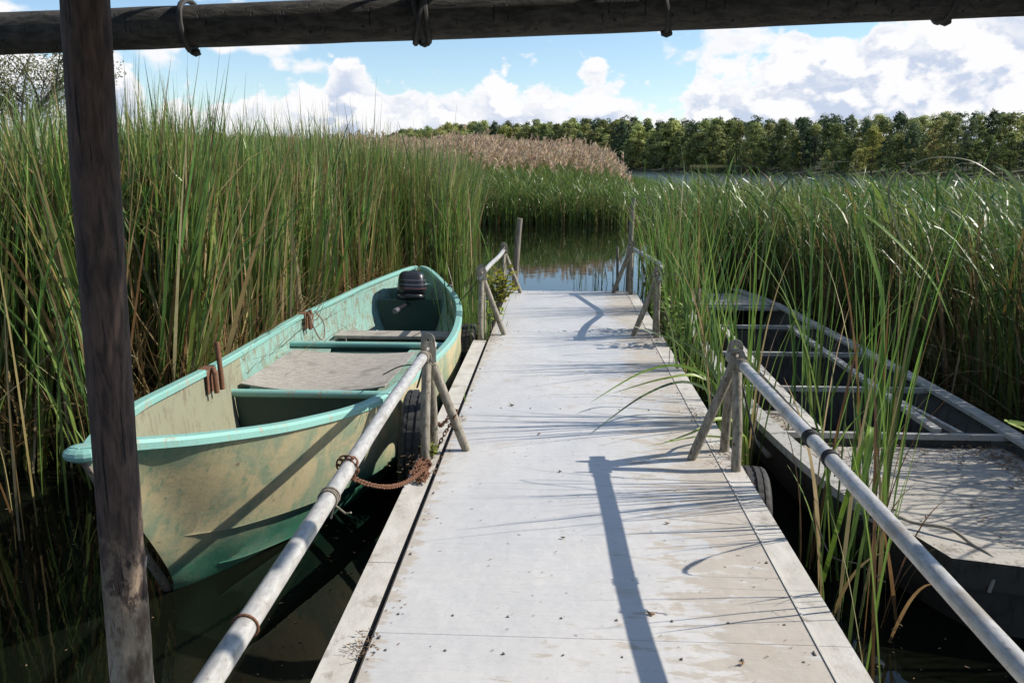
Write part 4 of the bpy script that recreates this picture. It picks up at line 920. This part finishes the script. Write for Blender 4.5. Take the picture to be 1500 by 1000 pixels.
for pts, w_, lb, c in (
    ([(3.6, 5.6, .5), (3.15, 5.6, 1.6), (3.05, 5.6, 2.05), (3.25, 5.6, 2.22), (3.42, 5.6, 2.05), (3.44, 5.6, 1.7)], .020, 'tall dark arching leaf against the forest at the right', (.04, .055, .025)),
    ([(3.2, 5.2, .8), (3.05, 5.2, 1.55), (3.3, 5.2, 2.1), (3.48, 5.2, 2.3), (3.62, 5.2, 2.26), (3.7, 5.2, 2.1)], .018, 'rusty orange arching leaf tip at the far right', (.30, .13, .05)),
    ([(2.9, 7.0, 1.2), (2.7, 7.0, 1.75), (2.95, 7.0, 1.98), (3.3, 7.0, 1.98), (3.55, 7.0, 1.85)], .018, 'pale arching leaf before the far water', (.16, .18, .09)),
    ([(1.7, 7.0, 1.0), (1.8, 7.0, 1.7), (2.1, 7.0, 1.93), (2.4, 7.0, 1.97)], .016, 'slanted leaf crossing the dark forest foot', (.10, .13, .05)),
    ([(3.2, 6.0, .9), (3.3, 6.0, 1.6), (3.6, 6.0, 1.95), (3.9, 6.0, 2.2)], .020, 'orange green slanted leaf near the right rim of the view', (.30, .22, .06))):
    leafpath(pts, w_, lb, c)
    COL.objects[-1]['group'] = 'tall single leaves over the right reeds'

# --- leafy shrubs and weeds
def shrub(x, y, z, h, n, leafc, label, lw=.05, spread=.16, name='shrub'):
    th = thing(name, label, 'shrub', (x, y, z)); m = MB(); L = []; tips = []
    for k in range(n):
        a = random.uniform(0, 2 * PI); r = random.uniform(.2, 1) * spread; hh = h * random.uniform(.6, 1)
        p = [Vector((x, y, z)), Vector((x + r * .3 * math.cos(a), y + r * .3 * math.sin(a), z + hh * .5)), Vector((x + r * math.cos(a), y + r * math.sin(a), z + hh))]; m.tube(p, [.007, .005, .002], 5); tips.append(p)
    part('stem', m, M_bark, th)
    V = []; F = []; C = []
    for p in tips:
        for j in range(13):
            t = random.uniform(.3, 1); q = p[1].lerp(p[2], (t - .3) / .7) if t > .3 else p[0]; a = random.uniform(0, 2 * PI); e = random.uniform(-.3, .8); s = lw * random.uniform(.6, 1.2)
            d = Vector((math.cos(a) * math.cos(e), math.sin(a) * math.cos(e), math.sin(e))); sd_ = d.cross(Vector((random.uniform(-.4, .4), random.uniform(-.4, .4), 1))).normalized() * s * .36; o = len(V); q = q - Vector((x, y, z)); st = q + d * s * .25
            V += [tuple(q), tuple(st + sd_ + d * s * .2), tuple(q + d * s * 1.2), tuple(st - sd_ + d * s * .2)]; F.append((o, o + 1, o + 2, o + 3)); cc = np.array(leafc) * random.uniform(.7, 1.25); C += [tuple(cc)] * 4
    o = bpy.data.objects.new('leaves', npmesh('leaves', np.array(V), np.array(F), M_foliage, np.array(C))); COL.objects.link(o); o.parent = th; o['kind'] = 'stuff'
shrub(-.60, 8.15, .38, .60, 18, (.42, .46, .05), 'small yellow green leafy shrub at the left edge of the jetty', .075, .24)
shrub(-.62, 7.75, .36, .34, 7, (.30, .38, .05), 'low leafy sprig beside the foot of the shrub side tripod', .05, .16)
shrub(1.06, 7.15, .0, .9, 14, (.17, .26, .05), 'dark green leafy weed around the middle right tripod', .06, .17)
shrub(1.06, 7.8, .1, 1.0, 14, (.20, .30, .05), 'leafy nettle like weed behind the middle right tripod', .055, .2)
shrub(1.08, 6.75, .0, .42, 5, (.28, .33, .04), 'bright lime sprig low beside the deck on the right', .07, .08)
shrub(-.66, 4.22, .39, .07, 7, (.22, .28, .04), 'tiny moss green weed growing out of the chain heap', .03, .05, 'weed')
clump(-.72, 7.45, 60, .40, .12, .09, 'yellow green grass tuft at the foot of the shrub side tripod', .006, curl=.4, name='grass_tuft', cat='grass tuft', z=.2)
clump(-.76, 8.0, 70, .55, .15, .13, 'grass tuft between the jetty and the turquoise gunwale', .007, curl=.4, name='grass_tuft', cat='grass tuft', z=.1)
clump(-.60, 5.28, 4, .10, .03, .006, 'tiny grass sprout in the gap of the left edge board', .004, name='grass_tuft', cat='grass tuft', z=.385)

# --- litter on the deck
L = MB()
def leaf_flat(m, x, y, z, s, a, curl=.3):
    ca, sa = math.cos(a), math.sin(a); P = []
    for u, v, dz in ((-1, 0, .2), (-.3, .42, .0), (.4, .36, .1), (1, 0, .5), (.4, -.36, .0), (-.3, -.42, .15)):
        P.append((x + s * (u * ca - v * sa), y + s * (u * sa + v * ca), z + s * curl * dz + .0015))
    m.add(P, [(0, 1, 2, 3), (0, 3, 4, 5)])
for k in range(520):
    x, y = random.uniform(-.59, .86), 1.9 + 8.2 * random.random() ** 1.3
    if random.random() < .35: x = random.choice([random.gauss(.8, .04), random.gauss(-.56, .03)])
    x = max(-.595, min(.86, x)); leaf_flat(L, x, y, .4015, random.uniform(.002, .0065), random.uniform(0, 6), .6)
for cx, cy, n_, sp, zz in ((.93, 4.32, 150, .05, .401), (-.68, 4.1, 160, .05, .39), (-.615, 2.42, 60, .02, .392), (-.60, 4.85, 40, .035, .395), (.90, 7.4, 130, .07, .401), (-.60, 7.4, 110, .06, .401), (.9, 5.05, 60, .03, .401)):
    for k in range(n_):
        x, y = random.gauss(cx, sp), random.gauss(cy, sp * 2.4); a = random.uniform(0, 6); s = random.uniform(.006, .022)
        if random.random() < .5: leaf_flat(L, x, y, zz + random.uniform(0, .018), s * .5, a, 1.0)
        else: L.tube([(x, y, zz + .003), (x + s * 2 * math.cos(a), y + s * 2 * math.sin(a), zz + random.uniform(.002, .02))], .0012, 3)
L.v = L.v; o = bpy.data.objects.new('leaf_litter', mesh('leaf_litter', L, M_litter)); COL.objects.link(o); o['kind'] = 'stuff'
L = MB()
for k in range(900):
    x = random.choice([random.gauss(2.62, .10), random.uniform(1.5, 2.7)]); y = random.choice([random.gauss(4.75, .15), random.uniform(3.5, 4.9), random.gauss(4.0, .3)]); y = min(y, 4.92)
    if x > 2.72 or x < gx(HL, y) + .1 or (x < 2.45 and y < 4.6 and random.random() < .8): continue
    leaf_flat(L, x, y, .262 + random.uniform(0, .012), random.uniform(.006, .02), random.uniform(0, 6), .8)
for k in range(160): leaf_flat(L, random.uniform(1.36, 1.62), random.gauss(5.6, .25), .175, random.uniform(.006, .016), random.uniform(0, 6), .8)
o = bpy.data.objects.new('leaf_litter', mesh('leaf_litter', L, M_litter)); COL.objects.link(o); o['kind'] = 'stuff'
for x, y, s, lb in ((.345, 2.66, .018, 'curled brown leaf in the rail shadow on the deck'), (.60, 2.38, .014, 'reddish leaf on the near deck right of the rail shadow'), (.04, 3.25, .012, 'small orange leaf left of the rail shadow'),
                    (-.09, 4.62, .014, 'dark red leaf on the deck near the left tripod'), (.03, 4.02, .012, 'pale leaf left of the tripod shadow on the deck'), (.50, 3.42, .013, 'yellowish leaf on the brown deck stain'), (-.28, 5.2, .02, 'small brown leaf clump on the middle deck')):
    m = MB(); leaf_flat(m, x, y, .402, s, random.uniform(0, 6), 1.2); leaf_flat(m, x + s * .4, y, .404, s * .7, random.uniform(0, 6), 1.2)
    single('fallen_leaf', m, M_leafbrown, lb, 'leaf', (x, y, .4), 'fallen leaves on the deck')

L = MB()
for k in range(260):
    x, y = random.choice([(random.uniform(-1.3, -.78), random.uniform(2.2, 4.2)), (random.gauss(-2.6, .6), random.uniform(2.6, 4.6)), (random.uniform(1.0, 2.2), random.uniform(2.4, 3.3)), (random.uniform(-.5, 1.2), random.gauss(12, 1.2))])
    leaf_flat(L, x, y, .002, random.uniform(.003, .012), random.uniform(0, 6), .2)
for k in range(240): leaf_flat(L, -.765 - abs(random.gauss(0, .03)), random.uniform(2.3, 4.2), .002, random.uniform(.003, .010), random.uniform(0, 6), .2)
o = bpy.data.objects.new('floating_litter', mesh('floating_litter', L, M_litter)); COL.objects.link(o); o['kind'] = 'stuff'

# ------------------------------------------------------------------ trees
def crown_mesh(seed, kind):
    r = np.random.default_rng(seed); V = []; F = []; C = []
    H = 1.0; nc = 64 if kind != 'pine' else 48
    for k in range(nc):
        if kind == 'pine': z = r.uniform(.16, .97); rad = .20 * (1.12 - z) ** .6 * r.uniform(.3, 1.2)
        else: z = r.uniform(.03, .93); rad = .235 * math.sin(PI * min(1, max(.05, (z + .12) / 1.06)) ** .8) ** .7 * r.uniform(.2, 1.1)
        a = r.uniform(0, 2 * PI); c = np.array([math.cos(a) * rad, math.sin(a) * rad, z]); s = r.uniform(.04, .095) * (1.0 if kind != 'pine' else .85)
        n = 52; d = r.normal(0, 1, (n, 3)); d /= np.linalg.norm(d, axis=1)[:, None]; d[:, 2] = np.where(d[:, 2] < -.3, -d[:, 2], d[:, 2]); P = c + d * s * r.uniform(.65, 1.15, (n, 1)) * np.array([1, 1, 1.1])
        nr = d + r.normal(0, .45, (n, 3)); nr /= np.linalg.norm(nr, axis=1)[:, None]; t1 = np.cross(nr, r.normal(0, 1, (n, 3))); t1 /= np.linalg.norm(t1, axis=1)[:, None]; t2 = np.cross(nr, t1)
        q = r.uniform(.010, .021, (n, 1)); o = len(V) * 4; W4 = np.stack([P - t1 * q, P - t2 * q * .7, P + t1 * q, P + t2 * q * .7], 1)
        tint = r.uniform(.7, 1.3); col = np.ones((n, 3)) * tint * r.uniform(.8, 1.2, (n, 1))
        for i in range(n): V.append(W4[i]); C.append(col[i])
    V = np.array(V).reshape(-1, 3); n = len(V) // 4; F = np.arange(n * 4).reshape(-1, 4); return V, F, np.repeat(np.array(C), 4, 0)
kinds = {'birch': ((.34, .37, .12), 5), 'oak': ((.22, .27, .08), 5), 'pine': ((.09, .135, .06), 5), 'yellow': ((.33, .34, .08), 1), 'orange': ((.38, .20, .08), 1)}
protos = {}
for kn, (cc, nv) in kinds.items():
    protos[kn] = []
    for v in range(nv):
        V, F, C = crown_mesh(hash(kn) % 1 + 31 * v + len(kn) * 7, 'pine' if kn == 'pine' else 'round'); cm = npmesh('crown', V, F, M_foliage, C * np.array(cc))
        tm = MB(); tm.tube([(0, 0, -.02), (.004, 0, .3), (-.004, .005, .6), (0, 0, .9)], [.016, .012, .008, .002], 6)
        for q in range(5): a = q * 2.4; z = .3 + .1 * q; tm.tube([(0, 0, z), (math.cos(a) * .08, math.sin(a) * .08, z + .08), (math.cos(a) * .14, math.sin(a) * .14, z + .13)], [.006, .004, .001], 4)
        protos[kn].append((cm, mesh('trunk', tm, M_bark)))
LAB = {'birch': 'pale grey green leafy tree', 'oak': 'mid green broad tree', 'pine': 'dark green pine', 'yellow': 'yellow green tree', 'orange': 'autumn orange tree'}
NAM = {'birch': 'birch_tree', 'oak': 'oak_tree', 'pine': 'pine_tree', 'yellow': 'birch_tree', 'orange': 'maple_tree'}
def tree(kn, x, y, z, h, wd, hz):
    cm, tm = random.choice(protos[kn]); o = bpy.data.objects.new(NAM[kn], None); COL.objects.link(o); o.location = (x, y, z); o.rotation_euler = (0, 0, random.uniform(0, 6)); o.scale = (h * wd, h * wd, h)
    za = math.atan2(x, y); zi = sum(za > q for q in (-.07, .10, .17, .25, .33, .42)); zone = ['beyond the plumed reeds', 'beyond the jetty end', 'beyond the right handrails', 'behind the reed islet', 'right of the reed islet', 'beyond the grey boat', 'at the right edge'][zi]
    rw = 'waterside' if hz < .9 else 'tall'
    o['label'] = '%s %s across the lake, %s' % (rw, LAB[kn], zone); o['category'] = 'tree'; o['group'] = '%s %s ' % (rw, zone) + {'birch': 'pale trees', 'oak': 'green broad trees', 'pine': 'dark pines', 'yellow': 'yellowing trees', 'orange': 'orange trees'}[kn] + ' of the wood across the lake'
    for nm, me in (('crown', cm), ('trunk', tm)): c = bpy.data.objects.new(nm, me); COL.objects.link(c); c.parent = o
nt = 0
for row, (dd, hz, step) in enumerate(((3, .50, .6), (9, .80, .95), (17, .98, 1.0), (30, 1.0, 1.1), (46, 1.0, 1.3))):
    a = -.235
    while a < .66:
        D = shore_d(a) + dd + random.uniform(-2, 2); g = .3 + dd * .06
        top = float(np.interp(a, [-.235, -.21, -.17, -.10, .0, .05, .1, .6], [.010, .028, .041, .047, .048, .051, .050, .0505])) + random.uniform(-.002, .002)
        h = (1.95 + top * D - g) * (hz * random.uniform(.90, 1.06) if row > 1 else random.uniform(.35, 1.0))
        kn = random.choices(['birch', 'oak', 'pine', 'yellow', 'orange'], ((5, 4, 3, .35, .12) if row < 2 else (2.2, 3, 6, .2, .05)) if a > .02 else (5, 4, 1.5, .6, .05))[0]
        tree(kn, math.sin(a) * D, math.cos(a) * D, g, h, random.uniform(1.05, 1.55) * (.85 if kn == 'pine' else 1), hz); nt += 1
        a += step * .062 * (.30 * 15.0 / D) / .30 * random.uniform(.75, 1.25) * 3.6
print('far trees', nt)
# near tree at the upper left, forked, thinly leaved
th = thing('willow_tree', 'thinly leaved forked tree above the reeds at the far left', 'tree', (-13.9, 21.0, 0)); m = MB(); tips = []
def branch(p, d, L_, r, lev):
    p = Vector(p); d = Vector(d).normalized(); pts = [p]; n = 4
    for i in range(n): d = (d + Vector((random.gauss(0, .12), random.gauss(0, .12), random.gauss(.02, .08)))).normalized(); pts.append(pts[-1] + d * L_ / n)
    m.tube(pts, [lerp(r, r * .55, i / n) for i in range(n + 1)], 6 if lev < 2 else 4)
    if lev >= 3: tips.append((pts[-1], d, L_)); tips.append((pts[2], d, L_)); return
    for k in range(3 if lev else 4):
        a = random.uniform(0, 2 * PI); q = Vector((math.cos(a), math.sin(a), 0)); branch(pts[random.choice([2, 3, 4])], d * .9 + q * random.uniform(.4, .75), L_ * random.uniform(.55, .72), r * .5, lev + 1)
branch((-13.9, 21.0, 0), (.0, 0, 1), 2.6, .14, 0); branch((-13.75, 21.0, .8), (.15, 0, 1), 2.2, .10, 0); branch((-14.0, 21.0, 1.2), (-.35, 0, 1), 2.3, .10, 0)
part('trunk', m, M_bark, th, True)
V = []; C = []
for p, d, L_ in tips:
    for k in range(60):
        q = p - Vector((-13.9, 21.0, 0)) + Vector((random.gauss(0, .24), random.gauss(0, .24), random.gauss(0, .2))); s = random.uniform(.025, .055); a = Vector((random.gauss(0, 1), random.gauss(0, 1), random.gauss(0, 1))).normalized(); b = a.cross(Vector((random.gauss(0, 1), random.gauss(0, 1), random.gauss(0, 1)))).normalized()
        V += [tuple(q - a * s), tuple(q - b * s * .4), tuple(q + a * s), tuple(q + b * s * .4)]; cc = np.array((.26, .28, .11)) * random.uniform(.7, 1.3); C += [tuple(cc)] * 4
V = np.array(V); o = bpy.data.objects.new('leaves', npmesh('leaves', V, np.arange(len(V)).reshape(-1, 4), M_foliage, np.array(C))); COL.objects.link(o); o.parent = th; o['kind'] = 'stuff'
for o in bpy.data.objects:
    if 'base' in o: del o['base']
